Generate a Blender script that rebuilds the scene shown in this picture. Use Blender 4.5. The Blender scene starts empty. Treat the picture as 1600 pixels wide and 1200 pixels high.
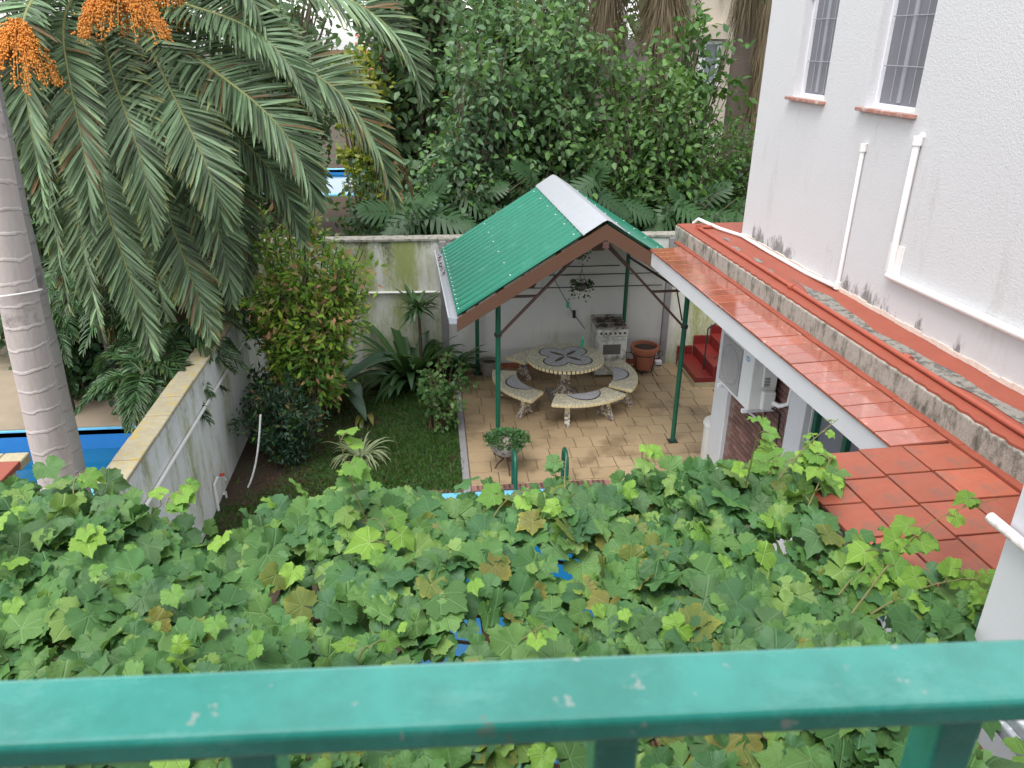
import bpy, bmesh, math, random
import numpy as np
from mathutils import Vector, Matrix

S = bpy.context.scene
COL = S.collection

# ------------------------------------------------------------------ camera
FPX = 1202.0                      # focal length in pixels of the 1600x1200 photograph
CAM_Z = 5.6
PITCH, YAW, ROLL = math.radians(24.2), math.radians(6.06), math.radians(0.5)
FW = np.array([math.sin(YAW)*math.cos(PITCH), math.cos(YAW)*math.cos(PITCH), -math.sin(PITCH)])
_r0 = np.array([math.cos(YAW), -math.sin(YAW), 0.0]); _u0 = np.cross(_r0, FW)
RT = _r0*math.cos(ROLL) + _u0*math.sin(ROLL)
UP = np.cross(RT, FW)
CAM = np.array([0.0, 0.0, CAM_Z])
cd = bpy.data.cameras.new('camera'); cam = bpy.data.objects.new('camera', cd); COL.objects.link(cam)
cam.matrix_world = Matrix(((RT[0], UP[0], -FW[0], 0), (RT[1], UP[1], -FW[1], 0), (RT[2], UP[2], -FW[2], CAM_Z), (0, 0, 0, 1)))
cd.sensor_width = 36.0; cd.lens = FPX/1600*36.0; cd.clip_start = 0.02; cd.clip_end = 600
cd.dof.use_dof = True; cd.dof.focus_distance = 10.0; cd.dof.aperture_fstop = 9.0
S.camera = cam
S.render.resolution_x, S.render.resolution_y = 1024, 768

# ------------------------------------------------------------------ light: bright overcast
SUN_EL, SUN_AZ = math.radians(64), math.radians(-148)     # azimuth from +Y towards +X: behind and left of the camera
W = bpy.data.worlds.new('World'); S.world = W; W.use_nodes = True
wn = W.node_tree.nodes; wl = W.node_tree.links; wn.clear()
sky = wn.new('ShaderNodeTexSky'); sky.sky_type = 'NISHITA'; sky.sun_disc = False
sky.sun_elevation = SUN_EL; sky.sun_rotation = SUN_AZ; sky.dust_density = 1.2; sky.air_density = 1.0
hsv = wn.new('ShaderNodeHueSaturation'); hsv.inputs['Saturation'].default_value = 0.13
bgn = wn.new('ShaderNodeBackground'); bgn.inputs['Strength'].default_value = 0.15
wo = wn.new('ShaderNodeOutputWorld')
wl.new(sky.outputs[0], hsv.inputs['Color']); wl.new(hsv.outputs[0], bgn.inputs['Color']); wl.new(bgn.outputs[0], wo.inputs['Surface'])
sl = bpy.data.lights.new('sun', 'SUN'); so = bpy.data.objects.new('sun', sl); COL.objects.link(so)
sl.energy = 1.1; sl.angle = math.radians(35); sl.color = (1.0, 0.97, 0.93)
_sd = Vector((math.sin(SUN_AZ)*math.cos(SUN_EL), math.cos(SUN_AZ)*math.cos(SUN_EL), math.sin(SUN_EL)))
so.rotation_euler = _sd.to_track_quat('Z', 'Y').to_euler(); so.location = _sd*30
S.view_settings.view_transform = 'Standard'; S.view_settings.look = 'None'
S.view_settings.gamma = 1.0; S.view_settings.use_curve_mapping = False
S.view_settings.exposure = 1.42

# ------------------------------------------------------------------ pixel -> place (a plane gives the distance)
def ray(x, y): return FW + RT*(x-800)/FPX - UP*(y-600)/FPX
def plane_hit(x, y, p, n):
    d = ray(x, y); n = np.array(n, float)
    return CAM + d*(np.dot(np.array(p, float)-CAM, n)/np.dot(d, n))
def pz(x, y, z=0.0): return plane_hit(x, y, (0, 0, z), (0, 0, 1))
def py(x, y, Y): return plane_hit(x, y, (0, Y, 0), (0, 1, 0))
def px(x, y, X): return plane_hit(x, y, (X, 0, 0), (1, 0, 0))
HB = math.radians(2.35)           # the house stands 2.35 degrees off the garden's axis
HD = np.array([-math.sin(HB), math.cos(HB), 0]); HN = np.array([math.cos(HB), math.sin(HB), 0])
def ph(x, y, D): return plane_hit(x, y, HN*D, HN)
def hloc(D, s, z=0.0): return HN*D + HD*s + np.array([0, 0, z])
def project(p):
    v = np.asarray(p, float)-CAM; w = v@FW
    return 800+FPX*(v@RT)/w, 600-FPX*(v@UP)/w, w

# ------------------------------------------------------------------ object helpers
def tag(o, label=None, cat=None, group=None, kind=None):
    if label: o['label'] = label
    if cat: o['category'] = cat
    if group: o['group'] = group
    if kind: o['kind'] = kind
    return o
def empty(name, loc=(0, 0, 0), rz=0.0, label=None, cat=None, group=None):
    o = bpy.data.objects.new(name, None); COL.objects.link(o)
    o.location = Vector([float(a) for a in loc]); o.rotation_euler = (0, 0, rz); o.empty_display_size = 0.1
    return tag(o, label, cat, group)
def link(name, me, parent=None, loc=(0, 0, 0), rz=0.0):
    o = bpy.data.objects.new(name, me); COL.objects.link(o)
    o.location = Vector([float(a) for a in loc]); o.rotation_euler = (0, 0, rz)
    if parent is not None: o.parent = parent
    return o
def unit(v):
    v = np.asarray(v, float); return v/max(1e-9, np.linalg.norm(v))

class MB:
    """collects shapes for ONE mesh object"""
    def __init__(s): s.v = []; s.f = []
    def add(s, v, f):
        b = len(s.v); s.v += [tuple(map(float, p)) for p in v]; s.f += [tuple(i+b for i in q) for q in f]; return s
    def box(s, x0, x1, y0, y1, z0, z1):
        v = [(x0,y0,z0),(x1,y0,z0),(x1,y1,z0),(x0,y1,z0),(x0,y0,z1),(x1,y0,z1),(x1,y1,z1),(x0,y1,z1)]
        return s.add(v, [(0,3,2,1),(4,5,6,7),(0,1,5,4),(1,2,6,5),(2,3,7,6),(3,0,4,7)])
    def bar(s, a, b, w, h, up=(0, 0, 1)):
        a = np.array(a, float); b = np.array(b, float); t = unit(b-a); up = np.array(up, float)
        if abs(t@up) > 0.98: up = np.array([1.0, 0, 0])
        sd = unit(np.cross(t, up)); u = np.cross(sd, t); v = []
        for p in (a, b):
            for i, j in ((-1,-1),(1,-1),(1,1),(-1,1)): v.append(p+sd*i*w/2+u*j*h/2)
        return s.add(v, [(0,1,2,3),(7,6,5,4),(0,4,5,1),(1,5,6,2),(2,6,7,3),(3,7,4,0)])
    def tube(s, pts, r, n=8, cap=True):
        pts = [np.array(p, float) for p in pts]; k = len(pts)
        rr = [r]*k if np.isscalar(r) else list(r)
        t0 = unit(pts[1]-pts[0]); ref = np.array([0, 0, 1.0]) if abs(t0[2]) < 0.9 else np.array([1.0, 0, 0])
        sd = unit(np.cross(t0, ref)); v = []
        for i in range(k):
            t = unit((pts[min(i+1, k-1)]-pts[max(i-1, 0)])); sd = unit(sd-t*(sd@t)); u = np.cross(t, sd)
            for j in range(n):
                a = 2*math.pi*j/n; v.append(pts[i]+(sd*math.cos(a)+u*math.sin(a))*rr[i])
        f = [(i*n+j, i*n+(j+1) % n, (i+1)*n+(j+1) % n, (i+1)*n+j) for i in range(k-1) for j in range(n)]
        if cap: f += [tuple(range(n-1, -1, -1)), tuple((k-1)*n+j for j in range(n))]
        return s.add(v, f)
    def lathe(s, prof, n=24, c=(0, 0, 0), closed=False):
        v = []; k = len(prof)
        for r, z in prof:
            for j in range(n):
                a = 2*math.pi*j/n; v.append((c[0]+r*math.cos(a), c[1]+r*math.sin(a), c[2]+z))
        f = [(i*n+j, i*n+(j+1) % n, (i+1)*n+(j+1) % n, (i+1)*n+j) for i in range(k-1) for j in range(n)]
        if not closed:
            if prof[0][0] > 1e-6: f.append(tuple(range(n-1, -1, -1)))
            if prof[-1][0] > 1e-6: f.append(tuple((k-1)*n+j for j in range(n)))
        return s.add(v, f)
    def prism(s, poly, z0, z1):
        n = len(poly); v = [(x, y, z0) for x, y in poly]+[(x, y, z1) for x, y in poly]
        return s.add(v, [tuple(range(n-1, -1, -1)), tuple(range(n, 2*n))]+[(i, (i+1) % n, n+(i+1) % n, n+i) for i in range(n)])
    def prism_axis(s, poly, axis, a0, a1):
        """extrude a 2-D outline along x or y"""
        n = len(poly); g = (lambda p, q, a: (a, p, q)) if axis == 'x' else (lambda p, q, a: (p, a, q))
        v = [g(p, q, a0) for p, q in poly]+[g(p, q, a1) for p, q in poly]
        return s.add(v, [tuple(range(n-1, -1, -1)), tuple(range(n, 2*n))]+[(i, (i+1) % n, n+(i+1) % n, n+i) for i in range(n)])
    def mesh(s, name, m, smooth=0):
        me = bpy.data.meshes.new(name); me.from_pydata(s.v, [], s.f)
        bm = bmesh.new(); bm.from_mesh(me); bmesh.ops.recalc_face_normals(bm, faces=bm.faces); bm.to_mesh(me); bm.free()
        me.materials.append(m)
        if smooth:
            for p in me.polygons: p.use_smooth = True
            me.set_sharp_from_angle(angle=math.radians(smooth))
        return me
    def build(s, name, m, parent=None, loc=(0, 0, 0), rz=0.0, smooth=0, bevel=0.0, seg=2):
        o = link(name, s.mesh(name, m, smooth), parent, loc, rz)
        if bevel:
            b = o.modifiers.new('bevel', 'BEVEL'); b.width = bevel; b.segments = seg; b.limit_method = 'ANGLE'
        return o

def np_mesh(name, verts, faces, m, cols=None, uvs=None, smooth=False):
    """fast mesh from arrays: faces (F,k) with constant k; cols (V,4); uvs (V,2)"""
    me = bpy.data.meshes.new(name); verts = np.ascontiguousarray(verts, np.float32); faces = np.ascontiguousarray(faces, np.int32)
    F, k = faces.shape
    me.vertices.add(len(verts)); me.vertices.foreach_set('co', verts.ravel())
    me.loops.add(F*k); me.loops.foreach_set('vertex_index', faces.ravel())
    me.polygons.add(F); me.polygons.foreach_set('loop_start', np.arange(0, F*k, k, dtype=np.int32))
    if smooth: me.polygons.foreach_set('use_smooth', np.ones(F, bool))
    me.update(calc_edges=True)
    if cols is not None:
        a = me.color_attributes.new('lc', 'FLOAT_COLOR', 'POINT'); a.data.foreach_set('color', np.ascontiguousarray(cols, np.float32).ravel())
    if uvs is not None:
        u = me.uv_layers.new(name='uv'); u.data.foreach_set('uv', np.ascontiguousarray(np.asarray(uvs)[faces.ravel()], np.float32).ravel())
    me.materials.append(m)
    return me

def scatter(tmpl, P, Dv, N, size, cols, wid=None):
    """many copies of a small template (verts, tris, uv) as arrays"""
    tv, tf, tu = tmpl; n = len(P); k = len(tv)
    Dv = Dv/np.linalg.norm(Dv, axis=1, keepdims=True)
    N = N-Dv*np.sum(N*Dv, 1, keepdims=True); N = N/np.maximum(1e-6, np.linalg.norm(N, axis=1, keepdims=True))
    Sd = np.cross(N, Dv); sz = np.asarray(size).reshape(n, 1, 1)
    w = np.ones((n, 1, 1)) if wid is None else np.asarray(wid).reshape(n, 1, 1)
    V = P[:, None, :]+sz*(tv[None, :, 0:1]*Dv[:, None, :]+w*tv[None, :, 1:2]*Sd[:, None, :]+tv[None, :, 2:3]*N[:, None, :])
    Fc = tf[None]+(np.arange(n)*k)[:, None, None]
    return V.reshape(-1, 3), Fc.reshape(-1, tf.shape[1]), np.repeat(cols, k, 0), np.tile(tu, (n, 1))

OVATE = (np.array([(0,0,0),(.3,.30,.05),(.3,-.30,.05),(.5,0,-.02),(.68,.22,.02),(.68,-.22,.02),(1,0,-.10)], float),
         np.array([(0,2,3),(0,3,1),(3,2,5),(3,4,1),(3,5,6),(3,6,4)], int), np.array([(0,.5),(.3,.8),(.3,.2),(.5,.5),(.7,.7),(.7,.3),(1,.5)], float))
LANCE = (np.array([(0,0,0),(.4,.13,.03),(.4,-.13,.03),(.45,0,-.01),(1,0,-.08)], float),
         np.array([(0,2,3),(0,3,1),(3,2,4),(3,4,1)], int), np.array([(0,.5),(.4,.7),(.4,.3),(.45,.5),(1,.5)], float))
BLADE = (np.array([(0,.05,0),(0,-.05,0),(.5,.045,.0),(.5,-.045,.0),(1,0,-.12)], float),
         np.array([(0,1,3),(0,3,2),(2,3,4)], int), np.array([(0,.6),(0,.4),(.5,.6),(.5,.4),(1,.5)], float))

# ------------------------------------------------------------------ materials
def new_mat(name):
    m = bpy.data.materials.new(name); m.use_nodes = True
    return m, m.node_tree.nodes, m.node_tree.links, m.node_tree.nodes['Principled BSDF']
def noise(N, L, scale, detail=4, rough=.6, vec=None, stretch=None):
    t = N.new('ShaderNodeTexNoise'); t.inputs['Scale'].default_value = scale; t.inputs['Detail'].default_value = detail; t.inputs['Roughness'].default_value = rough
    if vec is not None:
        if stretch:
            mp = N.new('ShaderNodeMapping'); mp.inputs['Scale'].default_value = stretch; L.new(vec, mp.inputs['Vector']); vec = mp.outputs[0]
        L.new(vec, t.inputs['Vector'])
    return t.outputs['Fac']
def ramp(N, L, fac, a, b):
    """smooth 0..1 between a and b"""
    r = N.new('ShaderNodeMapRange'); r.interpolation_type = 'SMOOTHSTEP'; r.inputs['From Min'].default_value = a; r.inputs['From Max'].default_value = b
    L.new(fac, r.inputs['Value']); return r.outputs[0]
def mth(N, L, op, a, b=None):
    n = N.new('ShaderNodeMath'); n.operation = op
    for i, x in enumerate((a, b)):
        if x is None: continue
        if isinstance(x, (int, float)): n.inputs[i].default_value = x
        else: L.new(x, n.inputs[i])
    return n.outputs[0]
def mixc(N, L, fac, a, b):
    n = N.new('ShaderNodeMix'); n.data_type = 'RGBA'
    if isinstance(fac, (int, float)): n.inputs[0].default_value = fac
    else: L.new(fac, n.inputs[0])
    for i, x in ((6, a), (7, b)):
        if isinstance(x, (tuple, list)): n.inputs[i].default_value = (*x[:3], 1)
        else: L.new(x, n.inputs[i])
    return n.outputs[2]
def bump(N, L, B, h, strength=.3, dist=.01):
    b = N.new('ShaderNodeBump'); b.inputs['Strength'].default_value = strength; b.inputs['Distance'].default_value = dist
    L.new(h, b.inputs['Height']); L.new(b.outputs[0], B.inputs['Normal'])
def objco(N): return N.new('ShaderNodeTexCoord').outputs['Object']
def simple(name, c, rough=.6, var=.25, scale=6, bmp=.0, bscale=40, metal=0., spec=.5, dirt=None, dscale=3, damt=(.55, .75), rnd=0.0, stretch=None, coat=0.):
    """base colour with mottling, optional dirt of its own colour, fine relief, per-object shade"""
    m, N, L, B = new_mat(name); co = objco(N)
    n = noise(N, L, scale, 5, .65, co, stretch)
    col = mixc(N, L, n, tuple(x*(1-var) for x in c), tuple(min(1, x*(1+var)) for x in c))
    if dirt:
        col = mixc(N, L, ramp(N, L, noise(N, L, dscale, 6, .7, co, stretch), *damt), col, dirt)
    if rnd:
        oi = N.new('ShaderNodeObjectInfo'); h = N.new('ShaderNodeHueSaturation')
        L.new(mth(N, L, 'ADD', mth(N, L, 'MULTIPLY', oi.outputs['Random'], rnd*2), 1-rnd), h.inputs['Value']); L.new(col, h.inputs['Color']); col = h.outputs[0]
    L.new(col, B.inputs['Base Color']); B.inputs['Roughness'].default_value = rough; B.inputs['Metallic'].default_value = metal; B.inputs['Specular IOR Level'].default_value = spec
    if coat: B.inputs['Coat Weight'].default_value = coat; B.inputs['Coat Roughness'].default_value = .09; B.inputs['Coat IOR'].default_value = 1.5+.5*coat
    if bmp: bump(N, L, B, noise(N, L, bscale, 4, .6, co), bmp, .01)
    return m
def leaf_mat(name, rough=.45, trans=.25, veins=False, mottled=False):
    m, N, L, B = new_mat(name)
    at = N.new('ShaderNodeAttribute'); at.attribute_name = 'lc'; col = at.outputs['Color']
    co = objco(N)
    if mottled or veins:
        uv = N.new('ShaderNodeUVMap').outputs[0]; sp = N.new('ShaderNodeSeparateXYZ'); L.new(uv, sp.inputs[0]); x, y = sp.outputs[0], sp.outputs[1]
        # five main veins fan out of the stalk at the uv origin
        mn = None
        for a in (0, 48, -48, 98, -98):
            c, s = math.cos(math.radians(a)), math.sin(math.radians(a))
            cr = mth(N, L, 'ABSOLUTE', mth(N, L, 'SUBTRACT', mth(N, L, 'MULTIPLY', x, s), mth(N, L, 'MULTIPLY', y, c)))
            dt = mth(N, L, 'ADD', mth(N, L, 'MULTIPLY', x, c), mth(N, L, 'MULTIPLY', y, s))
            d = mth(N, L, 'ADD', cr, mth(N, L, 'MULTIPLY', mth(N, L, 'LESS_THAN', dt, 0.0), 1.0))
            mn = d if mn is None else mth(N, L, 'MINIMUM', mn, d)
        v = mth(N, L, 'SUBTRACT', 1.0, ramp(N, L, mn, .005, .026))
        h = N.new('ShaderNodeHueSaturation'); h.inputs['Value'].default_value = 1.45; h.inputs['Saturation'].default_value = .85; L.new(col, h.inputs['Color'])
        col2 = mixc(N, L, mth(N, L, 'MULTIPLY', v, .75), col, h.outputs[0])
        # yellowing from the rim on the leaves whose alpha says so
        rr = mth(N, L, 'SQRT', mth(N, L, 'ADD', mth(N, L, 'MULTIPLY', x, x), mth(N, L, 'MULTIPLY', y, y)))
        nz = noise(N, L, 60, 4, .6, co)
        yl = mth(N, L, 'MULTIPLY', ramp(N, L, mth(N, L, 'ADD', mth(N, L, 'MULTIPLY', rr, .9), nz), .85, 1.15), mth(N, L, 'SUBTRACT', 1.0, at.outputs['Alpha']))
        col = mixc(N, L, yl, col2, (.50, .46, .07))
        bump(N, L, B, mth(N, L, 'ADD', mth(N, L, 'MULTIPLY', v, -.6), noise(N, L, 45, 3, .5, co)), .7, .008)
    nn = noise(N, L, 9 if not veins else 30, 3, .6, co)
    col = mixc(N, L, mth(N, L, 'MULTIPLY', nn, .35), col, (.03, .05, .02))
    L.new(col, B.inputs['Base Color']); B.inputs['Roughness'].default_value = rough; B.inputs['Specular IOR Level'].default_value = .38
    tr = N.new('ShaderNodeBsdfTranslucent'); L.new(mixc(N, L, .35, col, (.20, .34, .03)), tr.inputs['Color'])
    mx = N.new('ShaderNodeMixShader'); mx.inputs[0].default_value = trans
    L.new(B.outputs[0], mx.inputs[1]); L.new(tr.outputs[0], mx.inputs[2]); L.new(mx.outputs[0], N['Material Output'].inputs['Surface'])
    return m
def stained_wall(name, base, moss, dark, stucco=0.0, low=None, bscale=90, mossamt=(.50, .66), darkamt=(.60, .74), top=None, topw=.6):
    """painted wall: vertical streaks of moss and mould with a shape of their own"""
    m, N, L, B = new_mat(name); co = objco(N); sp = N.new('ShaderNodeSeparateXYZ'); L.new(co, sp.inputs[0])
    col = mixc(N, L, noise(N, L, 1.3, 4, .6, co), tuple(x*.92 for x in base), base)
    st = noise(N, L, 2.6, 6, .7, co, (1, 1, .22)); st2 = noise(N, L, 3.7, 7, .75, co, (1, 1, .30))
    fine = noise(N, L, 30, 4, .7, co, (1, 1, .35))
    if moss: col = mixc(N, L, ramp(N, L, mth(N, L, 'ADD', st, mth(N, L, 'MULTIPLY', mth(N, L, 'SUBTRACT', fine, .5), .25)), *mossamt), col, moss)
    if dark:
        d = mth(N, L, 'ADD', st2, mth(N, L, 'MULTIPLY', mth(N, L, 'SUBTRACT', fine, .5), .35))
        if low is not None:            # mould that creeps up from the foot of the wall
            k = mth(N, L, 'SUBTRACT', 1.0, ramp(N, L, sp.outputs[2], low, low+.55))
            d = mth(N, L, 'ADD', mth(N, L, 'SUBTRACT', d, .24), mth(N, L, 'MULTIPLY', mth(N, L, 'MULTIPLY', k, ramp(N, L, noise(N, L, 1.5, 2, .5, co, (1,1,.05)), .40, .62)), .46))
        if top is not None:            # run-off from the coping
            k = ramp(N, L, sp.outputs[2], top-topw, top)
            d = mth(N, L, 'ADD', mth(N, L, 'SUBTRACT', d, .10), mth(N, L, 'MULTIPLY', k, .17))
        col = mixc(N, L, mth(N, L, 'MULTIPLY', ramp(N, L, d, *darkamt), .8), col, dark)
    L.new(col, B.inputs['Base Color']); B.inputs['Roughness'].default_value = .85; B.inputs['Specular IOR Level'].default_value = .25
    h = noise(N, L, bscale, 3, .55, co)
    bump(N, L, B, h, stucco if stucco else .15, .012 if stucco else .004)
    return m

M = {}
M['white_stucco'] = stained_wall('white stucco', (.63,.63,.645), (.49,.475,.455), (.13,.125,.12), .38, low=3.34, bscale=62, mossamt=(.56,.80))
M['white_paint'] = simple('white wall paint', (.62,.62,.63), .7, .05, 4, .1, 60, dirt=(.42,.40,.36), damt=(.66,.85))
M['mossy_wall'] = stained_wall('mossy white wall', (.66,.66,.62), (.30,.34,.13), (.07,.07,.05), 0, mossamt=(.33,.66), darkamt=(.49,.70), top=2.45)
M['left_wall'] = stained_wall('mossy side wall', (.80,.81,.81), (.36,.39,.17), (.20,.20,.14), 0, mossamt=(.46,.74), darkamt=(.52,.76), top=1.85, topw=.6)
M['cap'] = simple('weathered coping', (.38,.34,.24), .9, .3, 14, .5, 50, dirt=(.48,.35,.08), dscale=13, damt=(.50,.66))
M['concrete'] = simple('rough grey concrete', (.34,.32,.28), .95, .45, 45, .9, 70, dirt=(.085,.085,.065), dscale=11, damt=(.44,.70), stretch=(1,1,.45))
M['red_roof'] = simple('red roof paint', (.295,.072,.042), .55, .22, 5, .25, 40, dirt=(.26,.10,.07), dscale=4, damt=(.60,.80))
M['red_tile'] = simple('red clay tile', (.36,.094,.052), .50, .30, 11, .2, 60, rnd=.16, dirt=(.22,.10,.07), dscale=6, damt=(.48,.70), coat=.15)
M['eave_tile'] = simple('glazed eave tile', (.37,.100,.062), .13, .32, 9, .05, 18, rnd=.18, spec=.8, dirt=(.48,.27,.22), dscale=13, damt=(.56,.72), coat=1.0)
M['joint'] = simple('dark tile joint', (.15,.055,.04), .9, .3, 10)
M['bare'] = simple('bare grey screed', (.26,.24,.21), .95, .45, 14, .6, 60, dirt=(.10,.095,.085), dscale=14, damt=(.45,.6))
M['pvc'] = simple('white plastic pipe', (.78,.77,.76), .4, .05, 6, dirt=(.55,.42,.25), dscale=6, damt=(.70,.82))
M['red_pipe'] = simple('red painted pipe', (.36,.085,.05), .45, .2, 10)
M['green_paint'] = simple('dark green paint', (.008,.095,.055), .35, .2, 6)
M['brown_paint'] = simple('brown paint', (.12,.060,.036), .45, .15, 6)
M['brown_steel'] = simple('brown steel', (.10,.05,.042), .5, .2, 9)
M['galv'] = simple('galvanised sheet', (.50,.52,.56), .45, .12, 5, metal=.35, dirt=(.30,.29,.28), dscale=5, damt=(.6,.8))
M['screw'] = simple('screw washers', (.75,.78,.78), .4, .05)
M['grey_post'] = simple('grey concrete post', (.25,.24,.25), .9, .2, 8, .3)
M['soil'] = simple('garden soil', (.055,.038,.025), 1, .5, 16, .8, 30)
M['tan'] = simple('sandy paving', (.31,.25,.18), .9, .25, 2, .2)
M['mortar'] = simple('tile mortar', (.17,.125,.08), .95, .3, 12)
M['black'] = simple('black rubber', (.012,.012,.012), .6, .1)
M['iron'] = simple('dark iron', (.02,.022,.022), .5, .2)
M['terracotta'] = simple('terracotta', (.34,.115,.065), .75, .18, 9, .15, dirt=(.14,.06,.045), dscale=5, damt=(.6,.8))
M['dark_red'] = simple('dark red floor paint', (.17,.018,.016), .40, .25, 4, dirt=(.24,.13,.11), dscale=9, damt=(.64,.72))
M['brick'] = simple('brown brick', (.20,.105,.085), .9, .25, 20, .5, 60, rnd=.35)
M['brick_mortar'] = simple('brick mortar', (.22,.17,.15), .95, .2, 20)
M['ac_white'] = simple('AC casing', (.66,.66,.64), .5, .05, 5)
M['ac_grille'] = simple('AC grille', (.26,.25,.25), .6, .3, 3)
M['ac_dark'] = simple('AC shade', (.05,.05,.06), .6)
M['wood'] = simple('weathered wood', (.15,.085,.05), .85, .3, 12, .4, 30, stretch=(1,6,6))
M['vine_wood'] = simple('vine bark', (.13,.075,.045), .9, .35, 30, .4)
M['vine_green'] = simple('green vine shoot', (.17,.16,.06), .6, .3, 20)
M['bark'] = simple('bark', (.11,.085,.06), .95, .4, 12, .8, 30, stretch=(1,1,.3))
M['frame_white'] = simple('window frame white', (.74,.74,.78), .45, .04)
M['bar_grey'] = simple('window bars', (.30,.31,.34), .5, .08)
M['stove'] = simple('dirty enamel stove', (.60,.60,.58), .5, .15, 5, dirt=(.20,.18,.15), dscale=7, damt=(.45,.68))
M['stove_top'] = simple('rusty stove top', (.36,.34,.31), .7, .3, 9, dirt=(.085,.05,.035), dscale=8, damt=(.42,.6))
M['stone_pot'] = simple('grey stone pot', (.20,.19,.17), .95, .3, 18, .5)
M['rust'] = simple('brown iron stand', (.085,.045,.03), .8, .4, 20)
M['blue_pool'] = simple('blue pool paint', (.03,.20,.52), .35, .22, 3)
M['blue_rim'] = simple('light blue pool rim', (.16,.50,.78), .5, .12, 6)
M['leaf_vine'] = leaf_mat('vine leaf', .50, .30, veins=True, mottled=True)
M['leaf'] = leaf_mat('leaf', .45, .32)
M['leaf_gloss'] = leaf_mat('glossy leaf', .30, .16)
M['frond'] = leaf_mat('palm leaflet', .38, .16)
M['grass'] = leaf_mat('grass blade', .6, .25)

# ================================================================== the setting
def lawn_material():
    m, N, L, B = new_mat('lawn'); co = objco(N)
    g = mixc(N, L, noise(N, L, 14, 5, .7, co), (.018,.050,.010), (.055,.105,.022))
    s = mixc(N, L, noise(N, L, 22, 5, .7, co), (.030,.020,.014), (.085,.055,.036))
    sp = N.new('ShaderNodeSeparateXYZ'); L.new(co, sp.inputs[0])        # bare beds along the side wall
    bed = mth(N, L, 'SUBTRACT', noise(N, L, 1.1, 4, .6, co), mth(N, L, 'MULTIPLY', ramp(N, L, sp.outputs[0], -2.3, -.7), .16))
    L.new(mixc(N, L, ramp(N, L, bed, .36, .48), g, s), B.inputs['Base Color']); B.inputs['Roughness'].default_value = 1
    bump(N, L, B, noise(N, L, 60, 4, .7, co), .8, .02); return m
M['lawn'] = lawn_material()
def water_material():
    m, N, L, B = new_mat('pool water'); co = objco(N)
    L.new(mixc(N, L, noise(N, L, .8, 3, .5, co), (.006,.085,.20), (.012,.13,.28)), B.inputs['Base Color'])
    B.inputs['Roughness'].default_value = .12; bump(N, L, B, noise(N, L, 5, 2, .5, co), .12, .02); return m
M['water'] = water_material()
def glass_material(name, c, rough=.12):
    m, N, L, B = new_mat(name); co = objco(N)
    L.new(mixc(N, L, noise(N, L, 3, 3, .5, co), tuple(x*.8 for x in c), c), B.inputs['Base Color']); B.inputs['Roughness'].default_value = rough; return m
M['screen_glass'] = glass_material('window behind insect screen', (.19,.19,.215), .5)
M['dark_glass'] = glass_material('dark glass', (.02,.022,.025), .06)

POOLS = [(-.30, 2.2, 2.2, 8.72), (-9.0, -4.20, 7.2, 11.25), (-7.5, -2.6, 31.0, 37.0)]
xs = sorted({-250, 250} | {p[i] for p in POOLS for i in (0, 1)}); ys = sorted({-60, 400} | {p[i] for p in POOLS for i in (2, 3)})
g = MB()
for i in range(len(xs)-1):
    for j in range(len(ys)-1):
        cx, cy = (xs[i]+xs[i+1])/2, (ys[j]+ys[j+1])/2
        if any(p[0] < cx < p[1] and p[2] < cy < p[3] for p in POOLS): continue
        g.add([(xs[i],ys[j],-.02),(xs[i+1],ys[j],-.02),(xs[i+1],ys[j+1],-.02),(xs[i],ys[j+1],-.02)], [(0,1,2,3)])
tag(g.build('ground', M['lawn']), kind='structure')
def pool(rect, name, rim=.12, depth=1.2, level=-.16, rz=.03):
    x0, x1, y0, y1 = rect; b = MB()
    v = [(x0,y0,rz-.02),(x1,y0,rz-.02),(x1,y1,rz-.02),(x0,y1,rz-.02),(x0,y0,-depth),(x1,y0,-depth),(x1,y1,-depth),(x0,y1,-depth)]
    b.add(v, [(4,5,6,7),(0,1,5,4),(1,2,6,5),(2,3,7,6),(3,0,4,7)])
    o = tag(b.build(name, M['blue_pool']), kind='structure')
    r = MB(); r.box(x0-rim,x1+rim,y1,y1+rim,-.1,rz); r.box(x0-rim,x1+rim,y0-rim,y0,-.1,rz); r.box(x0-rim,x0,y0,y1,-.1,rz); r.box(x1,x1+rim,y0,y1,-.1,rz)
    r.build('pool_rim', M['blue_rim'], o)
    w = MB().add([(x0,y0,level),(x1,y0,level),(x1,y1,level),(x0,y1,level)], [(0,1,2,3)]).build('water', M['water']); tag(w, kind='structure')
    return o
pool(POOLS[0], 'swimming_pool')
npool = pool(POOLS[1], 'neighbour_pool', rim=.05, level=-.35, rz=.0)
st = MB(); st.box(-4.9,-4.21,9.0,10.25,-1.2,-.20); st.box(-4.8,-4.21,8.6,9.0,-1.2,-.08); st.build('pool_step', M['blue_rim'], npool)
pool(POOLS[2], 'far_pool', rim=.3)
tag(MB().box(-14,-3.12,11.32,17.5,-.05,.004).build('neighbour_terrace', M['tan']), kind='structure')
tag(MB().box(-2.9,.30,8.84,13.1,-.05,.004).build('lawn', M['lawn']), kind='structure')

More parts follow.
